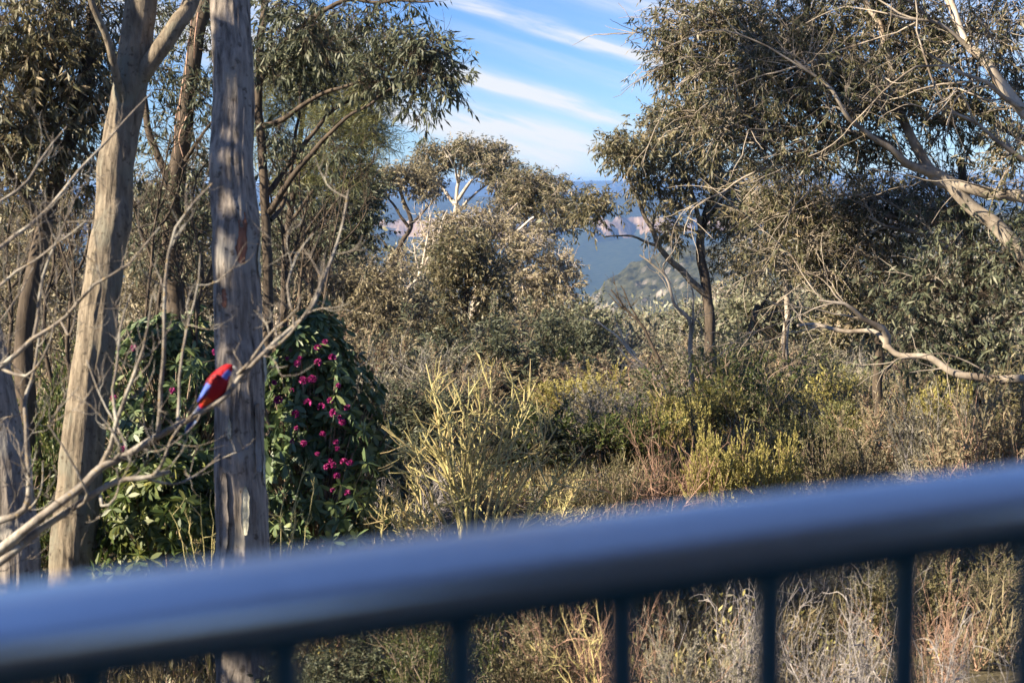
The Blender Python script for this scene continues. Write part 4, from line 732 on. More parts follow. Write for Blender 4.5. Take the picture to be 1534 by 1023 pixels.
# ================================================================ understorey shrubs
build_lib()
S = [  # kind, px, top row, depth, width px, leaf override, label
 ('green', 862, 608, 22, 160, None, 'deep green bush behind the yellow broom twigs, left of the pinkish bare shrub'),
 ('green', 795, 520, 36, 90, None, 'bright mossy green bush under the round dark-leaved gum at centre'),
 ('gumdark', 852, 462, 40, 95, None, 'very dark rounded bush left of the pale leaning dead sapling'),
 ('gumdark', 690, 478, 34, 170, None, 'wide dark shaded shrub below the centre gums, above the broom tips'),
 ('gumdark', 600, 575, 24, 150, None, 'dark shrub in shadow between the rhododendron flowers and the broom'),
 ('greygreen', 640, 520, 28, 130, None, 'grey-green shrub rising left of the tallest broom tips'),
 ('tan', 560, 500, 30, 120, None, 'tan sunlit shrub just above the right shoulder of the flowering rhododendron'),
 ('heath', 1100, 532, 26, 210, 'green', 'large dark olive heath bush at the foot of the dark upright trunk'),
 ('heath_fine', 1085, 492, 29, 90, None, 'brown-gold feathery bush topping the dark olive heath'),
 ('heath_fine', 1150, 590, 25, 120, None, 'feathery olive bush on the right flank of the dark heath'),
 ('pinktwig', 985, 640, 18, 130, None, 'bare shrub of pinkish twigs rising behind the middle of the railing'),
 ('yellow', 945, 618, 22, 80, 'green', 'green bush left behind the pinkish bare shrub'),
 ('yellow', 1010, 605, 22, 70, None, 'golden-tipped bush right behind the pinkish bare shrub'),
 ('yellow', 1082, 652, 18, 75, None, 'yellow plumed bush nearest the railing, right of the pinkish bare shrub'),
 ('yellow', 1150, 660, 18, 80, None, 'yellow plumed bush, second to the right of the pinkish bare shrub'),
 ('heath', 1120, 640, 20, 90, 'greygreen', 'grey heath bush squeezed between two yellow plumed bushes'),
 ('yellow', 1215, 612, 21, 110, 'needle', 'broad yellow-green bush with reddish stems showing, right of the two plumed bushes'),
 ('yellow', 1310, 590, 23, 120, None, 'widest pale yellow bush in the sunlit scrub at right'),
 ('heath', 1340, 640, 19, 120, 'greygreen', 'rounded grey-green bush in front of the widest pale yellow bush'),
 ('heath', 1412, 650, 19, 110, None, 'olive heath bush right of the rounded grey-green bush, touching the railing'),
 ('heath_fine', 1290, 548, 27, 130, None, 'feathery golden bush under the snaking pale limb'),
 ('heath_fine', 1400, 570, 25, 120, None, 'feathery olive bush below the right end of the snaking pale limb'),
 ('yellow', 1470, 532, 24, 100, None, 'straw-yellow bush above the right end of the snaking pale limb'),
 ('green', 1445, 612, 21, 80, None, 'small dark green bush among the dry scrub at far right'),
 ('gum', 1512, 600, 20, 120, None, 'gum regrowth at the right edge just above the railing'),
 ('gumdark', 1430, 590, 22, 110, None, 'dark bush beneath the dense dark gum at far right'),
 ('tan', 1510, 640, 19, 110, None, 'dry tan bush in the corner where the railing meets the right edge'),
 ('gumdark', 1210, 545, 29, 90, None, 'dark spiky bush left under the snaking pale limb'),
 ('greygreen', 1245, 520, 33, 100, None, 'grey-green bush behind the dark spiky bush'),
 ('tan', 1160, 520, 36, 110, None, 'tan scrub bush behind the leaning bare trunk'),
 ('stemmy', 895, 560, 34, 110, None, 'pale-stemmed flat-topped bush left of the dead saplings'),
 ('stemmy', 940, 545, 36, 100, None, 'pale-stemmed flat-topped bush behind the base of the dead saplings'),
 ('stemmy', 985, 575, 31, 90, None, 'pale-stemmed bush at the very foot of the dead saplings'),
 ('stemmy', 865, 585, 31, 80, None, 'small pale-stemmed bush above the deep green bush'),
 ('gumdark', 905, 545, 37, 90, None, 'dark shrub between two pale-stemmed flat-topped bushes'),
 ('greygreen', 955, 580, 28, 120, None, 'grey twiggy bush above the yellow-green bush at centre'),
 ('sapling', 830, 540, 38, 90, None, 'pale sapling right of the bright mossy green bush'),
 ('greygreen', 985, 490, 50, 130, None, 'grey-green scrub bush between the leaning dead saplings'),
 ('greygreen', 1080, 500, 48, 130, None, 'grey scrub bush behind the brown-gold feathery bush'),
 ('greygreen', 920, 510, 52, 130, None, 'scrub bush behind the top half of the pale leaning sapling'),
 ('tan', 1020, 520, 42, 130, None, 'tan scrub bush right of the dark leaning dead sapling'),
 ('tan', 740, 520, 34, 130, None, 'tan bush peeping above the right side of the broom'),
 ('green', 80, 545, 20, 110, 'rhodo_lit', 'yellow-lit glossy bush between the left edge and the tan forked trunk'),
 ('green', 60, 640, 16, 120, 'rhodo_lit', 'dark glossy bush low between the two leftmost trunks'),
 ('greytwig', 590, 690, 17, 120, None, 'grey dead shrub tangled behind the left side of the broom'),
 ('gumdark', 600, 660, 19, 140, 'gum_dark', 'black-green bush in deep shade between rhododendron and broom'),
 ('gum', 760, 610, 22, 140, 'gum_dark', 'dim shrub seen through the right-hand broom twigs'),
 ('heath', 900, 690, 18, 110, None, 'low olive bush left below the pinkish bare shrub'),
 ('heath', 1030, 690, 19, 90, 'green', 'low green bush behind the base of the pinkish bare shrub'),
 ('tan', 1475, 575, 16.5, 110, None, 'tall dry tan bush directly under the dense dark green gum'),
 ('greygreen', 1395, 590, 17.5, 110, None, 'grey-leaved bush hiding the foot of the dense dark green gum'),
 ('tan', 1320, 585, 19.5, 100, None, 'tan scrub bush hiding the foot of the low crooked gum'),
 ('gum', 1530, 560, 17, 100, None, 'leafy gum regrowth cut by the right edge of the view'),
 ('greygreen', 1255, 590, 24, 90, None, 'pale grey bush left of the widest pale yellow bush'),
 ('sapling', 1130, 455, 55, 70, None, 'pale gum sapling on the far slope right of the upright dark trunk'),
 ('sapling', 1215, 460, 50, 70, None, 'pale sapling behind the left tips of the snaking limbs'),
 ('sapling', 1165, 480, 44, 60, None, 'pale sapling just behind the leaning bare trunk'),
 ('sapling', 1020, 495, 46, 60, None, 'pale sapling between the grey forked dead tree and the dark leaning one'),
 ('sapling', 960, 510, 48, 60, None, 'pale sapling under the dark forked tips of the leaning dead sapling'),
 ('sapling', 880, 520, 46, 60, None, 'pale sapling right of the very dark rounded bush'),
 ('stemmy', 1060, 515, 40, 100, None, 'flat-topped pale-stemmed bush left of the brown-gold feathery bush'),
 ('stemmy', 1235, 500, 42, 110, None, 'flat-topped pale-stemmed bush behind the snaking limbs'),
 ('sapling', 560, 440, 44, 80, None, 'pale sapling left of the white forked bare gum sapling'),
 ('sapling', 740, 470, 40, 70, None, 'pale sapling right of the round dark-leaved gum'),
 ('tan', 460, 450, 30, 150, None, 'tall tan bush above the top of the flowering rhododendron'),
 ('greygreen', 530, 540, 24, 120, None, 'grey-green bush touching the right side of the flowering rhododendron'),
 ('tan', 665, 560, 26, 130, None, 'tan sunlit bush directly behind the tallest broom tips'),
 ('greygreen', 905, 575, 24, 130, None, 'silvery bush behind the deep green bush'),
 ('heath', 1265, 640, 18.5, 100, None, 'dark olive bush between the broad yellow-green bush and the rounded grey-green bush'),
 ('yellow', 1385, 615, 21, 100, 'greygreen', 'silvery bush behind the olive heath bush that touches the railing'),
 ('yellow', 1045, 640, 19.5, 70, 'heath', 'yellow tufted bush directly right of the pinkish bare shrub'),
 ('tan', 930, 535, 33, 150, None, 'rounded tan bush behind the two pale-stemmed flat-topped bushes'),
 ('yellow', 868, 560, 30, 110, None, 'yellow bush right of the bright mossy green bush'),
 ('yellow', 1050, 575, 25, 110, None, 'yellow bush below the brown-gold feathery bush, on the left'),
 ('tan', 1185, 548, 30, 130, None, 'rounded tan bush right of the large dark olive heath'),
 ('yellow', 1245, 568, 26, 120, None, 'tall yellow bush under the left tips of the snaking limbs'),
 ('tan', 1335, 556, 25, 120, None, 'rounded tan bush under the middle of the snaking limbs'),
 ('yellow', 1440, 566, 21, 110, None, 'golden bush under the thick end of the snaking limb'),
 ('tan', 700, 545, 32, 150, None, 'tan bush in front of the wide dark shaded shrub'),
 # seen under the handrail
 ('greytwig', 1190, 905, 10.5, 150, None, 'grey bare shrub under the handrail, left of the second baluster from the right'),
 ('greytwig', 1290, 890, 10.2, 160, None, 'grey bare shrub under the handrail between the two right-hand balusters'),
 ('greytwig', 1430, 920, 10, 180, None, 'pale grey bare shrub in the lower right corner below the handrail'),
 ('pinktwig', 960, 890, 11, 120, None, 'bare forked shrub under the handrail at centre'),
 ('pinktwig', 850, 900, 11.5, 130, None, 'bare reddish twigs under the handrail left of centre'),
 ('greytwig', 1110, 860, 12, 150, None, 'grey bare bush seen under the handrail between the centre balusters'),
 ('yellow', 1350, 850, 13.5, 130, 'heath', 'olive tufted bush seen under the handrail beside the second baluster from the right'),
 ('heath', 640, 940, 11, 150, 'green', 'green bush under the handrail left of the second baluster'),
 ('heath', 790, 930, 11.5, 150, None, 'olive bush under the handrail right of the second baluster'),
 ('gumdark', 500, 950, 11.5, 150, None, 'dark bush under the handrail next to the thick grey trunk'),
 ('heath', 1470, 850, 14, 150, None, 'olive bush under the handrail at the right edge'),
 ('greygreen', 1060, 940, 10.8, 140, None, 'grey-leaved low bush at the bottom edge beneath the handrail'),
 ('greygreen', 1240, 850, 14, 140, None, 'grey-green bush seen just below the handrail at right'),
 ('heath_fine', 900, 860, 14, 140, None, 'feathery bush just below the handrail at centre'),
 ('pinktwig', 1390, 870, 12, 110, None, 'dry reddish twigs beside the second baluster from the right'),
]
NM = dict(green='green_shrub', gumdark='dark_shrub', greygreen='grey_shrub', tan='tan_shrub', heath='heath_bush', heath_fine='feathery_bush', pinktwig='bare_shrub', greytwig='bare_shrub', yellow='yellow_shrub', gum='gum_shrub', stemmy='pale_stemmed_shrub', sapling='sapling')
for kind, px, top, d, wpx, lf, lab in S:
    place(kind, lab, 'shrub', NM[kind], px, top, d, wpx, leaf=lf, group='shrubs of the bush below the deck')

# ---- rhododendrons
def rhodo(name, label, px, top, d, wpx, bottom_h, mt, nros, seed_fl, prof):
    g = P(px, top, d); zb = float(ground(g[0], g[1])); h = g[2] - zb; w2 = wpx * d / F / 2
    root = thing(name, label, 'shrub', (g[0], g[1], zb), None)
    b = np.array([g[0], g[1], zb])
    # tips over a rounded, uneven envelope (prof: half width by height)
    t = rng.random(nros) ** .85; a = rng.random(nros) * 2 * np.pi; k = .42 + .72 * rng.random(nros) ** .8
    rr = np.interp(t, [p_[0] for p_ in prof], [p_[1] for p_ in prof]) * w2 * k * (1 + 1.7 * (vnoise(np.stack([np.cos(a) * 1.9 + nros, np.sin(a) * 1.9, t * 5], -1), 77) - .55))
    tip = b + np.stack([rr * np.cos(a), rr * np.sin(a), (t * .97 + .02) * h * (1 + .16 * (vnoise(np.stack([np.cos(a) * 1.5, np.sin(a) * 1.5, 0 * t], -1), 78) - .6))], -1)
    out = nrm(np.stack([np.cos(a), np.sin(a), .2 + 1.2 * t ** 3], -1))
    st = b + np.stack([.12 * np.cos(a), .12 * np.sin(a), np.clip(t * h * .55, 0, None)], -1) * np.array([1, 1, 1])
    m_ = np.linspace(0, 1, 7)[None, :, None]; c = (st + tip) / 2 + np.array([0, 0, -.08])
    q = st[:, None] * (1 - m_) ** 2 + 2 * c[:, None] * m_ * (1 - m_) + tip[:, None] * m_ ** 2
    d_ = [tubes(q, np.linspace(.012, .005, 7)[None] * np.ones((nros, 1)), 4), tubes(np.linspace(b - [0, 0, .1], b + [0, 0, h * .6], 8)[None], np.linspace(.06, .02, 8)[None], 8)]
    V, Fc, At = cat_data(d_); mk('stem', V, Fc, M['twig'], root, attr=At)
    n = 11; e1 = nrm(np.cross(out, rng.normal(size=out.shape))); e2 = np.cross(out, e1)
    an = (np.arange(n) * 2.4)[None, :] + rng.random((nros, 1)) * 6
    dirs = e1[:, None] * np.cos(an)[..., None] + e2[:, None] * np.sin(an)[..., None] + out[:, None] * (.15 + .45 * rng.random((nros, n, 1))) + np.array([0, 0, -.55])
    pos = np.repeat(tip[:, None], n, 1) + out[:, None] * (.03 * rng.random((nros, n, 1)))
    own = np.repeat(rng.random(nros), n); N = nros * n; L = .14 * (.65 + .6 * rng.random(N))
    V, Fc, At = leaves(pos.reshape(-1, 3), dirs.reshape(-1, 3), L, L * .30, np.clip(.5 * rng.random(N) + .5 * own, 0, 1), True, .08)
    mk('foliage', V, Fc, mt, root, attr=At)
    return root, tip, out
r1, tp, ot = rhodo('rhododendron', 'tall rhododendron dotted with magenta flower clusters right of the thick grey trunk', 470, 474, 14.5, 200, 0, M['rhodo'], 900, 0, [(0, 1.35), (.3, 1.2), (.55, .95), (.8, .66), (.93, .42), (1, .12)])
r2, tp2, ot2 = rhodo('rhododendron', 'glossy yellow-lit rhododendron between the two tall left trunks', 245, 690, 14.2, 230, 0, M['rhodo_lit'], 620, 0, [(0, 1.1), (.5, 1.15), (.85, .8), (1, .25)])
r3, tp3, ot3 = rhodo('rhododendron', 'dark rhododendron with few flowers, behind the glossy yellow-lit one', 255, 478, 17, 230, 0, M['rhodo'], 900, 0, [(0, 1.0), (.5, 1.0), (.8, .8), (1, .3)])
def truss(n=13, r=.032):
    V = []; a = []
    dr = nrm(rng.normal(size=(n, 3)) + np.array([0, 0, .55]))
    for k in range(n):
        e1 = nrm(np.cross(dr[k], rng.normal(size=3))); e2 = np.cross(dr[k], e1)
        for j in range(5):
            t_ = j * 2 * np.pi / 5; u = e1 * math.cos(t_) + e2 * math.sin(t_); s_ = np.cross(dr[k], u)
            p0 = dr[k] * r * .35; m_ = dr[k] * r * .95 + u * r * .3
            V += [p0, m_ + s_ * r * .22, dr[k] * r * 1.05 + u * r * .68, m_ - s_ * r * .22]; a += [rng.random()] * 4
    return np.array(V), [np.arange(len(V)).reshape(-1, 4)], np.array(a)
FL = [(437, 524), (431, 537), (450, 537), (445, 545), (476, 521), (487, 512), (498, 535), (476, 543), (454, 570), (467, 568), (507, 577), (437, 585), (411, 573), (417, 599), (461, 603), (481, 609), (495, 600), (520, 610), (508, 625), (442, 620), (500, 618), (513, 632), (483, 650), (444, 641), (438, 661), (455, 664), (503, 662), (505, 672), (475, 680), (495, 690), (516, 692), (490, 699), (500, 697), (525, 693), (505, 712), (498, 734), (520, 738)]
flm = []
for i, (px, py) in enumerate(FL):
    # push the cluster to the front of the bush
    c = P(px, py, 14.5); b = np.array(r1.location); tt_ = (c[2] - b[2]) / max(1e-3, (P(470, 474, 14.5)[2] - b[2]))
    rr = np.interp(tt_, [0, .3, .55, .8, .93, 1], [1.35, 1.2, .95, .66, .42, .12]) * 200 * 14.5 / F / 2
    dx = np.clip(c[0] - b[0], -rr * .98, rr * .98); c = P(px, py, 14.5 - math.sqrt(max(rr * rr - dx * dx, .003)) * (1.03 + .16 * rng.random()))
    if i < 4:
        v, f, a = truss(r=.036); o = mk('flower_cluster', v, f, M['flower'], r1, attr=a, base=np.zeros(3)); flm.append(o)
    else: o = flm[i % 4].copy(); COL.objects.link(o); o.parent = r1
    o.location = [float(x) for x in c - b]; s_ = .62 + .6 * rng.random(); o.scale = (s_, s_ * .9, s_ * .8); o.rotation_euler = (rng.normal() * .3, rng.normal() * .3, rng.random() * 6)
for px, py in ((200, 521), (258, 585), (184, 672), (322, 527), (170, 596)):
    c = P(px, py, 15.9); o = flm[1].copy(); COL.objects.link(o); o.parent = r3; o.location = [float(x) for x in c - np.array(r3.location)]; o.scale = (.9,) * 3

# ---- yellow broom-like bare shrub
def broom(label, base, tops, d, r, seed, kk=11, kl=.58, mt='yellowtwig', name='yellow_twig_shrub'):
    g = P(*base, d); zb = float(ground(g[0], g[1])); root = thing(name, label, 'shrub', (g[0], g[1], zb)); b = np.array([g[0], g[1], zb]); data = []
    main_ = []
    for px, py in tops:
        e = P(px, py, d + rng.normal() * .35); c = b * .5 + e * .5; c = c + (g - b) * .3 * 0 + np.array([(b[0] - e[0]) * .22, 0, .1])
        m_ = np.linspace(0, 1, 12)[:, None]; q = b * (1 - m_) ** 2 + 2 * c * m_ * (1 - m_) + e * m_ ** 2; q[1:] += rng.normal(size=(11, 3)) * .012; main_.append(q)
    p0 = np.array(main_); data.append(tubes(p0, np.linspace(r, r * .32, 12)[None] * np.ones((len(p0), 1)), 6))
    Sx, D, t_ = kids(p0, kk, .48, .99, .60); D = nrm(D + np.array([0, 0, .05])); p1 = grow(Sx, D, kl * (.5 + .9 * (1 - t_)) * (.5 + .9 * rng.random(len(Sx))), 6, .07, .03); data.append(tubes(p1, np.linspace(r * .46, r * .26, 6)[None] * np.ones((len(p1), 1)), 4))
    Sx, D, t_ = kids(p1, 4, .25, 1, .6); p2 = grow(Sx, D, kl * .34 * (.4 + rng.random(len(Sx))), 4, .12, .08); data.append(tubes(p2, np.linspace(r * .28, r * .18, 4)[None] * np.ones((len(p2), 1)), 3))
    V, Fc, At = cat_data(data); mk('twigs_bundle' if False else 'stem', V, Fc, M[mt], root, attr=np.clip(At, 0, .8))
broom('large leafless shrub of yellow-green twigs in front of the railing centre', (705, 860), [(638, 545), (612, 655), (596, 705), (664, 590), (700, 565), (738, 553), (770, 590), (800, 575), (835, 640), (858, 695), (690, 640), (785, 660), (655, 640), (720, 600)], 14.0, .020, 1)
broom('small leafless yellow shrub with orange tips, left of the large yellow twig shrub', (650, 880), [(568, 735), (592, 735), (625, 725), (610, 760), (640, 770), (600, 790)], 14, .018, 2, 14, .28)
broom('smallest yellow twig shrub, next to the lowest magenta flowers', (570, 860), [(530, 725), (550, 728), (575, 745), (560, 770)], 14.3, .016, 3, 12, .26)
broom('leafless yellow shrub leaning right beside the large yellow twig shrub', (800, 880), [(835, 705), (860, 735), (872, 715), (850, 760), (880, 770)], 15, .018, 4, 13, .28)
broom('bare straw-coloured twigs at the foot of the thick grey trunk, right side', (412, 900), [(398, 735), (425, 720), (455, 690), (470, 740), (440, 755)], 12.6, .010, 5, 4, .2)
broom('bare straw-coloured twigs at the foot of the thick grey trunk, left side', (312, 900), [(255, 765), (282, 775), (300, 740), (318, 730), (270, 800)], 12.6, .010, 6, 4, .2)
broom('bare yellow twigs under the handrail left of the middle baluster', (905, 1120), [(845, 925), (870, 905), (895, 890), (880, 960), (800, 975), (820, 965)], 11, .011, 7, 6, .2)

# ---- ground cover and scrub that nobody could count
def scatter(n, y0, y1, fn_h, K, LL, LW, mt, name, label, droop=-.3, stemm='twig', spread=.35, bias=1.0, xr=.42, tw=4, tufty=.75):
    y = y0 * (y1 / y0) ** (rng.random(n) ** bias); x = (rng.random(n) * 2 - 1) * (xr * y + 1)
    z = ground(x, y); h = fn_h(x, y) * (.4 + .9 * rng.random(n))
    keep = fbm(np.stack([x * .35, y * .35, 0 * x], -1), 3, 91) > .36
    x, y, z, h = x[keep], y[keep], z[keep], h[keep]; n = len(x)
    b = np.stack([x, y, z - .05], -1); b = np.repeat(b, tw, 0); hh = np.repeat(h, tw)
    D = nrm(rng.normal(size=(len(b), 3)) * tufty + np.array([0, 0, 1])); p = grow(b, D, hh, 6, .16, .05)
    st = tubes(p, np.linspace(.008, .003, 6)[None] * np.ones((len(p), 1)) * (1 + np.repeat(y, tw)[:, None] / 40), 3)
    root = thing(name, label, 'scrub', (0, 25, float(ground(0, 25))), kind='stuff')
    mk('stem', st[0], st[1], M[stemm], root, attr=st[2])
    Sx, D, t_ = kids(p, K, .2, 1, .9); N = len(Sx); own = np.repeat(rng.random(len(p)), K); sc_ = 1 + np.repeat(np.repeat(y, tw), K) / 45
    Sx = Sx + rng.normal(size=(N, 3)) * (.14 * np.repeat(hh, K))[:, None]
    D = nrm(D + np.array([0, 0, -droop])); L = LL * (.6 + .8 * rng.random(N)) * sc_
    V, Fc, At = leaves(Sx, D, L, L * LW / LL, np.clip(.5 * rng.random(N) + .5 * own, 0, 1)); mk('foliage', V, Fc, mt, root, attr=At)
HH = lambda x, y: .3 + .3 * vnoise(np.stack([x * .4, y * .4, 0 * x], -1), 8) + np.clip((y - 26) * .05, 0, .7)
scatter(2600, 9.5, 75, HH, 16, .06, .018, M['heath'], 'understorey_scrub', 'low olive scrub covering the slope between the shrubs')
scatter(2000, 9.5, 75, HH, 16, .06, .016, M['greygreen'], 'grey_understorey', 'grey-green twiggy undergrowth filling the gaps of the slope', stemm='greytwig')
scatter(1500, 11, 75, HH, 18, .05, .018, M['heath_y'], 'yellow_understorey', 'yellow sunlit undergrowth scattered over the slope', stemm='pinktwig')
scatter(2600, 9, 40, lambda x, y: .25 + .3 * vnoise(np.stack([x, y, 0 * x], -1), 6), 14, .20, .009, M['dry'], 'dry_grass', 'straw-coloured dry grass among the bushes below the deck', droop=-1.2, stemm='pinktwig')
scatter(3600, 50, 165, lambda x, y: (.25 + 2.3 * sstep(.40, .68, vnoise(np.stack([x * .28, y * .2, 0 * x], -1), 18))) * (1 + 1.2 * np.clip(np.abs(x / y - .09) * 8 - .6, 0, 1)), 22, .10, .05, M['gum_grey'], 'far_bushland', 'continuous pale grey-green bushland on the far slope above the valley', stemm='white', droop=.1, tufty=.35, bias=.9)
scatter(2200, 45, 165, lambda x, y: (.25 + 2.1 * sstep(.40, .68, vnoise(np.stack([x * .28, y * .2, 0 * x], -1), 19))) * (1 + 1.2 * np.clip(np.abs(x / y - .09) * 8 - .6, 0, 1)), 22, .09, .04, M['gum_tan'], 'far_tan_scrub', 'tan sunlit scrub spread through the far bushland', stemm='twig', droop=.1, tufty=.4)
# trees and a hedge beyond the left edge (out of view): they keep the low sun off the nearest trunks
t = Tree('gum_tree', 'gum standing left of the view, out of the photo', 'tree', (-2060, 600, 7.85), M['dark'], M['gum_dark'])
t.line([(-2060, 700, 7.85), (-2050, 0, 7.85), (-2065, -900, 7.85), (-2060, -1500, 7.85)], .2, .08, 'trunk', 12, .05, from_ground=True)
t.clump((-2060, 0, 7.85, 195, 330, 22), (-2060, -600, 7.85, 200, 420, 36), (-2060, -1200, 7.85, 200, 420, 36)); t.build(T=7, tw=.5, K=14, LL=.15, LW=.06, droop=.6)
# tall hedge added beyond the left edge (out of view): keeps the low sun off the trunk bases
for i, (x, y, hgt, rad) in enumerate([(-8.8, 11.2, 4.3, 1.3), (-8.4, 8.6, 4.6, 1.2), (-8.2, 13.4, 3.6, 1.1)]):
    c_ = np.array([x, y, float(ground(x, y))]); h_ = thing('hedge', ['unseen hedge bush added to shade the trunk bases, middle one', 'unseen hedge bush added to shade the trunk bases, nearest the deck', 'unseen hedge bush added to shade the trunk bases, farthest one'][i], 'hedge', c_)
    st, lf = shrub_mesh(16, 7, 6, 2.0, .8, 20, .07, .026, .1); s_ = (hgt - c_[2]) / 1.9
    a_ = mk('stem', st[0], st[1], M['twig'], h_, attr=st[2], base=np.zeros(3)); b_ = mk('foliage', lf[0], lf[1], M['green'], h_, attr=lf[2], base=np.zeros(3)); h_.scale = (rad * 1.2, rad * 1.2, s_)
# ================================================================ bare perch tree with the parrot, close to the deck on the left
D0 = 7.5
t = Tree('bare_tree', 'lichen-spotted leafless branch rising from the lower left, carrying the red parrot', 'tree', (-260, 1100, D0), M['lichen'], None)
t.line([(-250, 1060, D0), (-170, 960, D0), (-90, 900, D0), (0, 840, D0), (60, 797, D0), (112, 762, D0), (140, 742, D0), (178, 722, D0), (222, 716, D0), (255, 706, D0)], .058, .012, 'trunk', 14, .02, from_ground=True, n=90, rough=.05)
t.line([(-20, 838, D0), (60, 775, D0 - .05), (118, 732, D0 - .05), (150, 700, D0 - .05), (190, 680, D0), (232, 655, D0), (262, 640, D0), (302, 620, D0), (336, 597, D0 - .01), (358, 566, D0), (374, 549, D0), (402, 524, D0), (440, 492, D0 + .05), (470, 458, D0 + .1), (492, 405, D0 + .15), (512, 345, D0 + .2), (522, 285, D0 + .25)], .034, .005, sides=12, wob=.012, n=90, rough=.05, pw=.6)
LN = [([(150, 700, D0), (168, 655, D0 - .1), (176, 620, D0 - .1), (188, 590, D0 - .15), (205, 545, D0 - .2), (220, 500, D0 - .25), (228, 440, D0 - .3)], .018, .006),
 ([(174, 630, D0 - .1), (166, 590, D0), (174, 545, D0 + .05), (178, 490, D0 + .1), (196, 440, D0 + .1)], .012, .005),
 ([(160, 690, D0), (178, 672, D0 - .1), (172, 655, D0 - .1), (165, 640, D0 - .1)], .014, .007),
 ([(236, 655, D0), (238, 600, D0 - .05), (243, 540, D0 - .1), (243, 480, D0 - .15), (248, 420, D0 - .15), (262, 350, D0 - .2), (295, 300, D0 - .2), (318, 275, D0 - .2)], .016, .006),
 ([(266, 634, D0), (266, 590, D0 + .1), (270, 540, D0 + .1), (278, 490, D0 + .15), (296, 430, D0 + .2), (300, 380, D0 + .2)], .012, .004),
 ([(222, 716, D0), (240, 690, D0 - .05), (256, 655, D0 - .05), (272, 636, D0 - .05)], .013, .008),
 ([(222, 718, D0), (262, 722, D0 + .1), (300, 705, D0 + .2), (330, 680, D0 + .3)], .010, .004),
 ([(150, 742, D0), (148, 755, D0 - .1), (165, 750, D0 - .1), (176, 730, D0 - .1), (175, 700, D0 - .1)], .010, .005),
 ([(402, 524, D0), (430, 500, D0 - .1), (458, 466, D0 - .15), (480, 420, D0 - .2), (486, 380, D0 - .25)], .010, .004),
 ([(356, 560, D0), (390, 515, D0 - .1), (412, 490, D0 - .2), (440, 470, D0 - .2), (452, 440, D0 - .25)], .012, .004),
 ([(440, 492, D0), (435, 460, D0), (428, 430, D0), (445, 380, D0 + .1), (470, 350, D0 + .1)], .009, .004),
 ([(190, 680, D0), (176, 640, D0 + .2), (150, 600, D0 + .3), (138, 570, D0 + .3), (130, 540, D0 + .35)], .009, .004),
 ([(112, 762, D0), (130, 738, D0 - .2), (110, 700, D0 - .25), (80, 655, D0 - .3), (70, 630, D0 - .3), (100, 600, D0 - .3), (118, 580, D0 - .3)], .010, .004),
 ([(300, 616, D0), (272, 650, D0 - .2), (262, 640, D0 - .2)], .006, .004)]
for q, a, b_ in LN: t.line(q, a * .78, b_ * .7, sides=9, wob=.02)
t.twigs(7, .30, 2, .0036, .2, .12, .3, .75)
t = Tree('bare_tree', 'leafless branches fanning up across the left edge beside the leftmost trunks', 'tree', (-330, 1000, 8.4), M['lichen'], None)
t.line([(-300, 1000, 8.4), (-230, 860, 8.4), (-160, 820, 8.3), (-60, 800, 8.2), (0, 783, 8.2), (38, 765, 8.2), (46, 720, 8.2), (40, 650, 8.2), (36, 600, 8.25), (50, 560, 8.3), (60, 500, 8.3)], .07, .006, 'trunk', 12, .02, from_ground=True, n=70)
for q, a, b_ in [([(-150, 815, 8.3), (-90, 640, 8.2), (0, 552, 8.1), (30, 532, 8.1), (56, 505, 8.1), (90, 480, 8.1), (122, 450, 8.05), (150, 425, 8.0), (190, 400, 8.0), (214, 372, 8.0), (240, 340, 8.0)], .035, .006),
 ([(-90, 640, 8.2), (-60, 560, 8.1), (0, 425, 8.0), (40, 400, 8), (76, 375, 8), (110, 350, 7.9), (130, 330, 7.9)], .02, .005), ([(50, 508, 8.1), (58, 440, 8.1), (66, 400, 8.1), (80, 370, 8.1), (96, 335, 8.1), (112, 300, 8.1)], .014, .005),
 ([(-60, 560, 8.1), (-40, 430, 8.3), (0, 368, 8.4), (56, 330, 8.5), (96, 290, 8.5), (130, 245, 8.6), (160, 210, 8.6), (200, 170, 8.7), (226, 140, 8.7)], .026, .005), ([(-40, 430, 8.3), (0, 300, 8.5), (30, 285, 8.5), (60, 240, 8.6), (100, 190, 8.7)], .018, .005),
 ([(46, 720, 8.2), (30, 690, 8.1), (26, 660, 8.1), (10, 640, 8.1)], .010, .004), ([(90, 480, 8.1), (100, 500, 8), (112, 470, 8), (110, 440, 8)], .008, .004), ([(0, 552, 8.1), (40, 560, 8), (70, 520, 7.9), (84, 460, 7.9)], .012, .004), ([(150, 425, 8), (140, 390, 8), (146, 350, 8)], .007, .003), ([(38, 765, 8.2), (60, 730, 8.1), (64, 690, 8.1)], .009, .004), ([(-90, 640, 8.2), (0, 480, 8.5), (30, 440, 8.6), (50, 400, 8.6)], .012, .004)]:
    t.line(q, a * .78, b_ * .7, sides=9, wob=.02)
t.twigs(8, .30, 2, .0036, .2, .12, .3, .75)

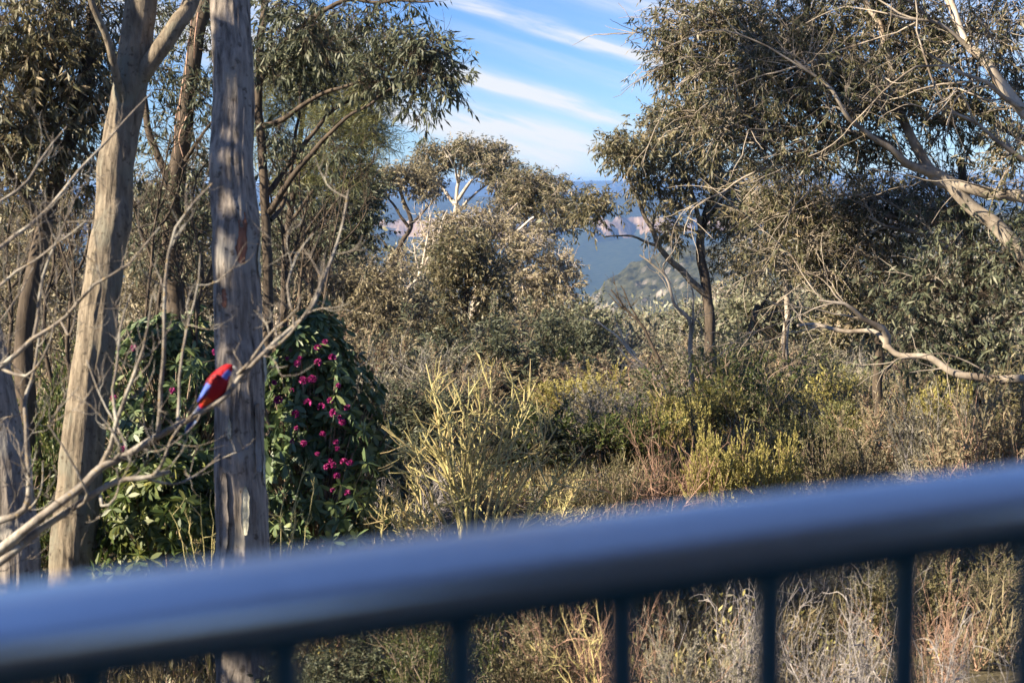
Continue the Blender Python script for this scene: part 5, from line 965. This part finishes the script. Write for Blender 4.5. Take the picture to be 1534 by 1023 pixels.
# ================================================================ the parrot
Zs = 1 / 7.307
def BP(zx, zy, off=0.0): return P(250 + zx * Zs, 520 + zy * Zs, D0 + off)
pxm = Zs * D0 / F
feather = bpy.data.materials.new('parrot_plumage'); feather.use_nodes = True; nf = feather.node_tree; bf = nf.nodes['Principled BSDF']; bf.inputs['Roughness'].default_value = .6; bf.inputs['Specular IOR Level'].default_value = .2
at = nf.nodes.new('ShaderNodeAttribute'); at.attribute_name = 'tint'
fn = noise_tex(nf, 90, 4, stretch=(1, 1, 2)); nf.links.new(mix(nf, .35, at.outputs['Color'], ramp(nf, [(.3, (.45, .45, .45)), (.7, (1, 1, 1))], fn), 'MULTIPLY'), bf.inputs['Base Color'])
bump(nf, bf, noise_tex(nf, 160, 3), .4, .003)
bird = thing('parrot', 'red parrot with blue cheek, wing patch and long dark tail, perched on the leafless branch', 'parrot', BP(560, 560))
spine = np.array([(735, 232, 8), (722, 226, 26), (700, 228, 46), (672, 240, 62), (640, 268, 74), (605, 312, 92), (575, 360, 110), (545, 415, 122), (515, 470, 118), (478, 525, 98), (440, 575, 74), (405, 622, 52), (375, 662, 36), (350, 695, 24), (338, 712, 8)], float)
sq = catmull(spine, 46); ns = 28
ctr = np.array([BP(a[0], a[1]) for a in sq]); rad = np.maximum(sq[:, 2], 4) * pxm
tg = nrm(np.gradient(ctr, axis=0)); side = np.tile(FW, (46, 1)); side = nrm(side - (side * tg).sum(1, keepdims=True) * tg); upv = np.cross(side, tg)
if upv[20] @ UP < 0: upv = -upv
an = np.arange(ns) * 2 * np.pi / ns
V = ctr[:, None] + rad[:, None, None] * (np.cos(an)[None, :, None] * upv[:, None] + .86 * np.sin(an)[None, :, None] * side[:, None])
u_ = np.repeat(np.linspace(0, 1, 46), ns).reshape(46, ns); ca = np.cos(an)[None, :] * np.ones((46, 1)); sa = np.abs(np.sin(an))[None, :] * np.ones((46, 1))
col = np.tile(np.array([.38, .010, .016]), (46, ns, 1))
nzv = vnoise(V * 160, 3)
back = (ca > .35) & (u_ > .36) & (u_ < .80); col[back & (nzv > .5)] = (.03, .012, .02); col[back & (nzv <= .5)] = (.40, .02, .03)
flank = (u_ > .68) & (u_ < .84) & (sa > .5); col[flank] = (.60, .075, .02)
cheek = (u_ > .10) & (u_ < .285) & (ca < -.02) & (ca > -.86); col[cheek] = (.13, .18, .62)
chin = (u_ < .2) & (ca <= -.80); col[chin] = (.13, .16, .55)
tailb = u_ > .9; col[tailb] = (.03, .045, .2)
i = np.arange(45)[:, None] * ns + np.arange(ns)[None]; j = np.arange(45)[:, None] * ns + (np.arange(ns)[None] + 1) % ns
mk('body', V.reshape(-1, 3), [np.stack([i, j, j + ns, i + ns], -1).reshape(-1, 4), np.arange(ns)[::-1][None], (np.arange(ns) + 45 * ns)[None]], feather, bird, smooth=True, col=col.reshape(-1, 3))
def flat_part(name, outline, off, thick, colfn, bulge=0.0):
    """a feathered panel with its own thickness: outline in the side plane, ring by ring along its length"""
    L = catmull(np.array(outline, float), 26); n = 26; m_ = 9; V = []; C_ = []
    for k in range(n):
        x0, y0, w0, w1 = L[k]; dv = L[min(k + 1, n - 1), :2] - L[max(k - 1, 0), :2]; dv /= np.linalg.norm(dv); pn = np.array([-dv[1], dv[0]])
        for q in range(m_):
            s_ = q / (m_ - 1); o = -w0 + (w0 + w1) * s_; e = math.sin(math.pi * min(max(s_, .0), 1)) ** .6
            p = BP(x0 + pn[0] * o, y0 + pn[1] * o, off(k / (n - 1)) - bulge * e); V.append(p); C_.append(colfn(k / (n - 1), s_))
    V = np.array(V); V2 = V + FW * thick; o = len(V); f = grid_faces(n, m_)[0]
    e = np.array([j for j in range(m_)] + [m_ * i + m_ - 1 for i in range(1, n)] + [o - 2 - j for j in range(m_ - 1)] + [m_ * i for i in range(n - 2, 0, -1)]); e2 = np.roll(e, -1)
    return mk(name, np.concatenate([V, V2]), [f, f[:, ::-1] + o, np.stack([e, e2, e2 + o, e + o], -1)], feather, bird, smooth=True, col=np.array(C_ + C_))
def wcol(u, s):
    if u < .38: return (.42, .015, .02) if vnoise(np.array([u * 60, s * 9, 1.])) > .42 else (.05, .015, .03)
    if s > .5: return (.36, .02, .03) if u < .55 else ((.05, .04, .12) if vnoise(np.array([u * 50, s * 9, 2.])) > .5 else (.3, .02, .04))
    return (.10, .17, .60) if u < .84 else (.03, .05, .28)
WG = [(555, 300, 30, 30), (525, 345, 52, 56), (490, 400, 62, 62), (450, 455, 58, 52), (405, 510, 44, 36), (365, 560, 26, 20), (335, 600, 8, 8)]
WG = [(a, b, c, d) for a, b, c, d in WG]
flat_part('wing', WG, lambda u: -.046 + .030 * u ** 2, .006, lambda u, s: wcol(u, 1 - s), .012)
flat_part('wing', WG, lambda u: .044 - .028 * u ** 2, .006, lambda u, s: wcol(u, 1 - s), -.008)
flat_part('tail', [(378, 640, 30, 30), (345, 700, 34, 34), (300, 775, 36, 36), (255, 845, 36, 36), (222, 905, 28, 28), (205, 940, 8, 8)], lambda u: .012 + .03 * u, .008, lambda u, s: (.03, .06, .30) if s > .25 and s < .75 else (.16, .28, .58))
flat_part('tail', [(365, 640, 20, 20), (330, 690, 22, 22), (290, 740, 22, 22), (250, 780, 14, 14), (238, 800, 6, 6)], lambda u: .0 + .02 * u, .006, lambda u, s: (.04, .07, .34) if s < .5 else (.45, .52, .66))
bone, n2, b = mat('pale_horn_beak', .4, .4); b.inputs['Base Color'].default_value = (.42, .42, .40, 1)
bk = catmull(np.array([(716, 222, 22), (738, 226, 20), (752, 240, 15), (754, 258, 10), (748, 272, 3)], float), 14)
d = tubes(np.array([BP(a[0], a[1]) for a in bk])[None], (bk[:, 2] * pxm)[None], 12); mk('beak', d[0], d[1], bone, bird, smooth=True)
bk = catmull(np.array([(712, 252, 15), (728, 260, 12), (736, 268, 4)], float), 8); d = tubes(np.array([BP(a[0], a[1]) for a in bk])[None], (bk[:, 2] * pxm)[None], 10); mk('beak', d[0], d[1], bone, bird, smooth=True)
blk, n2, b = mat('black_eye', .15, .6); b.inputs['Base Color'].default_value = (.008, .006, .006, 1)
def ball(name, c, r, m, n=10):
    th = np.linspace(0, np.pi, n); ph = np.arange(2 * n) * np.pi / n; T_, P_ = np.meshgrid(th, ph, indexing='ij')
    V = c + r * np.stack([np.sin(T_) * np.cos(P_), np.sin(T_) * np.sin(P_), np.cos(T_)], -1).reshape(-1, 3); k = np.arange(n - 1)[:, None] * 2 * n + np.arange(2 * n)[None]; k2 = np.arange(n - 1)[:, None] * 2 * n + (np.arange(2 * n)[None] + 1) % (2 * n)
    return mk(name, V, [np.stack([k, k + 2 * n, k2 + 2 * n, k2], -1).reshape(-1, 4)], m, bird, smooth=True)
ball('eye', BP(688, 226, -.024), .0042, blk); ball('eye', BP(688, 226, .024), .0042, blk)
gl, n2, b = mat('grey_bird_foot', .7, .3); b.inputs['Base Color'].default_value = (.10, .09, .085, 1)
# legs drop from the belly to the branch, three toes curl round it
for off in (-.018, .016):
    a0 = BP(520, 560, off); bq = t and [np.array(x) for x in ()]
    foot = BP(545, 622, off * .9); dd = [tubes(catmull([a0, (a0 + foot) / 2 + UP * .004, foot], 8)[None], np.linspace(.009, .0045, 8)[None], 8)]
    ad = nrm(BP(640, 560) - BP(430, 690))
    for w_ in (-1, 0, 1):
        st_ = foot; tp_ = [st_, st_ + ad * (.012 * (1 if w_ else -1)) + np.array([0, -.012, .002]) + FW * .004 * w_, st_ + ad * (.016 * (1 if w_ else -1)) + np.array([0, -.016, -.010]) + FW * .006 * w_, st_ + ad * (.014 * (1 if w_ else -1)) + np.array([0, -.012, -.020]) + FW * .006 * w_]
        dd.append(tubes(catmull(tp_, 9)[None], np.linspace(.0038, .0016, 9)[None], 6))
    V, Fc, At = cat_data(dd); mk('leg', V, Fc, gl, bird, smooth=True)
HAZE = 1.05e-4
# ================================================================ haze
hz = bpy.data.materials.new('haze_air'); hz.use_nodes = True; n2 = hz.node_tree
n2.nodes.remove(n2.nodes['Principled BSDF']); pv = n2.nodes.new('ShaderNodeVolumePrincipled')
pv.inputs['Color'].default_value = (.27, .50, 1.0, 1); pv.inputs['Density'].default_value = HAZE; pv.inputs['Anisotropy'].default_value = .0
n2.links.new(pv.outputs[0], n2.nodes['Material Output'].inputs['Volume'])
TOP = 30.0
V = np.array([[x, y, z] for x in (-7000, 7000) for y in (-150, 12000) for z in (-420, TOP)], float)
tag(mk('haze', V, [np.array([[0, 1, 3, 2], [4, 6, 7, 5], [0, 4, 5, 1], [2, 3, 7, 6], [0, 2, 6, 4], [1, 5, 7, 3]])], hz), kind='stuff')
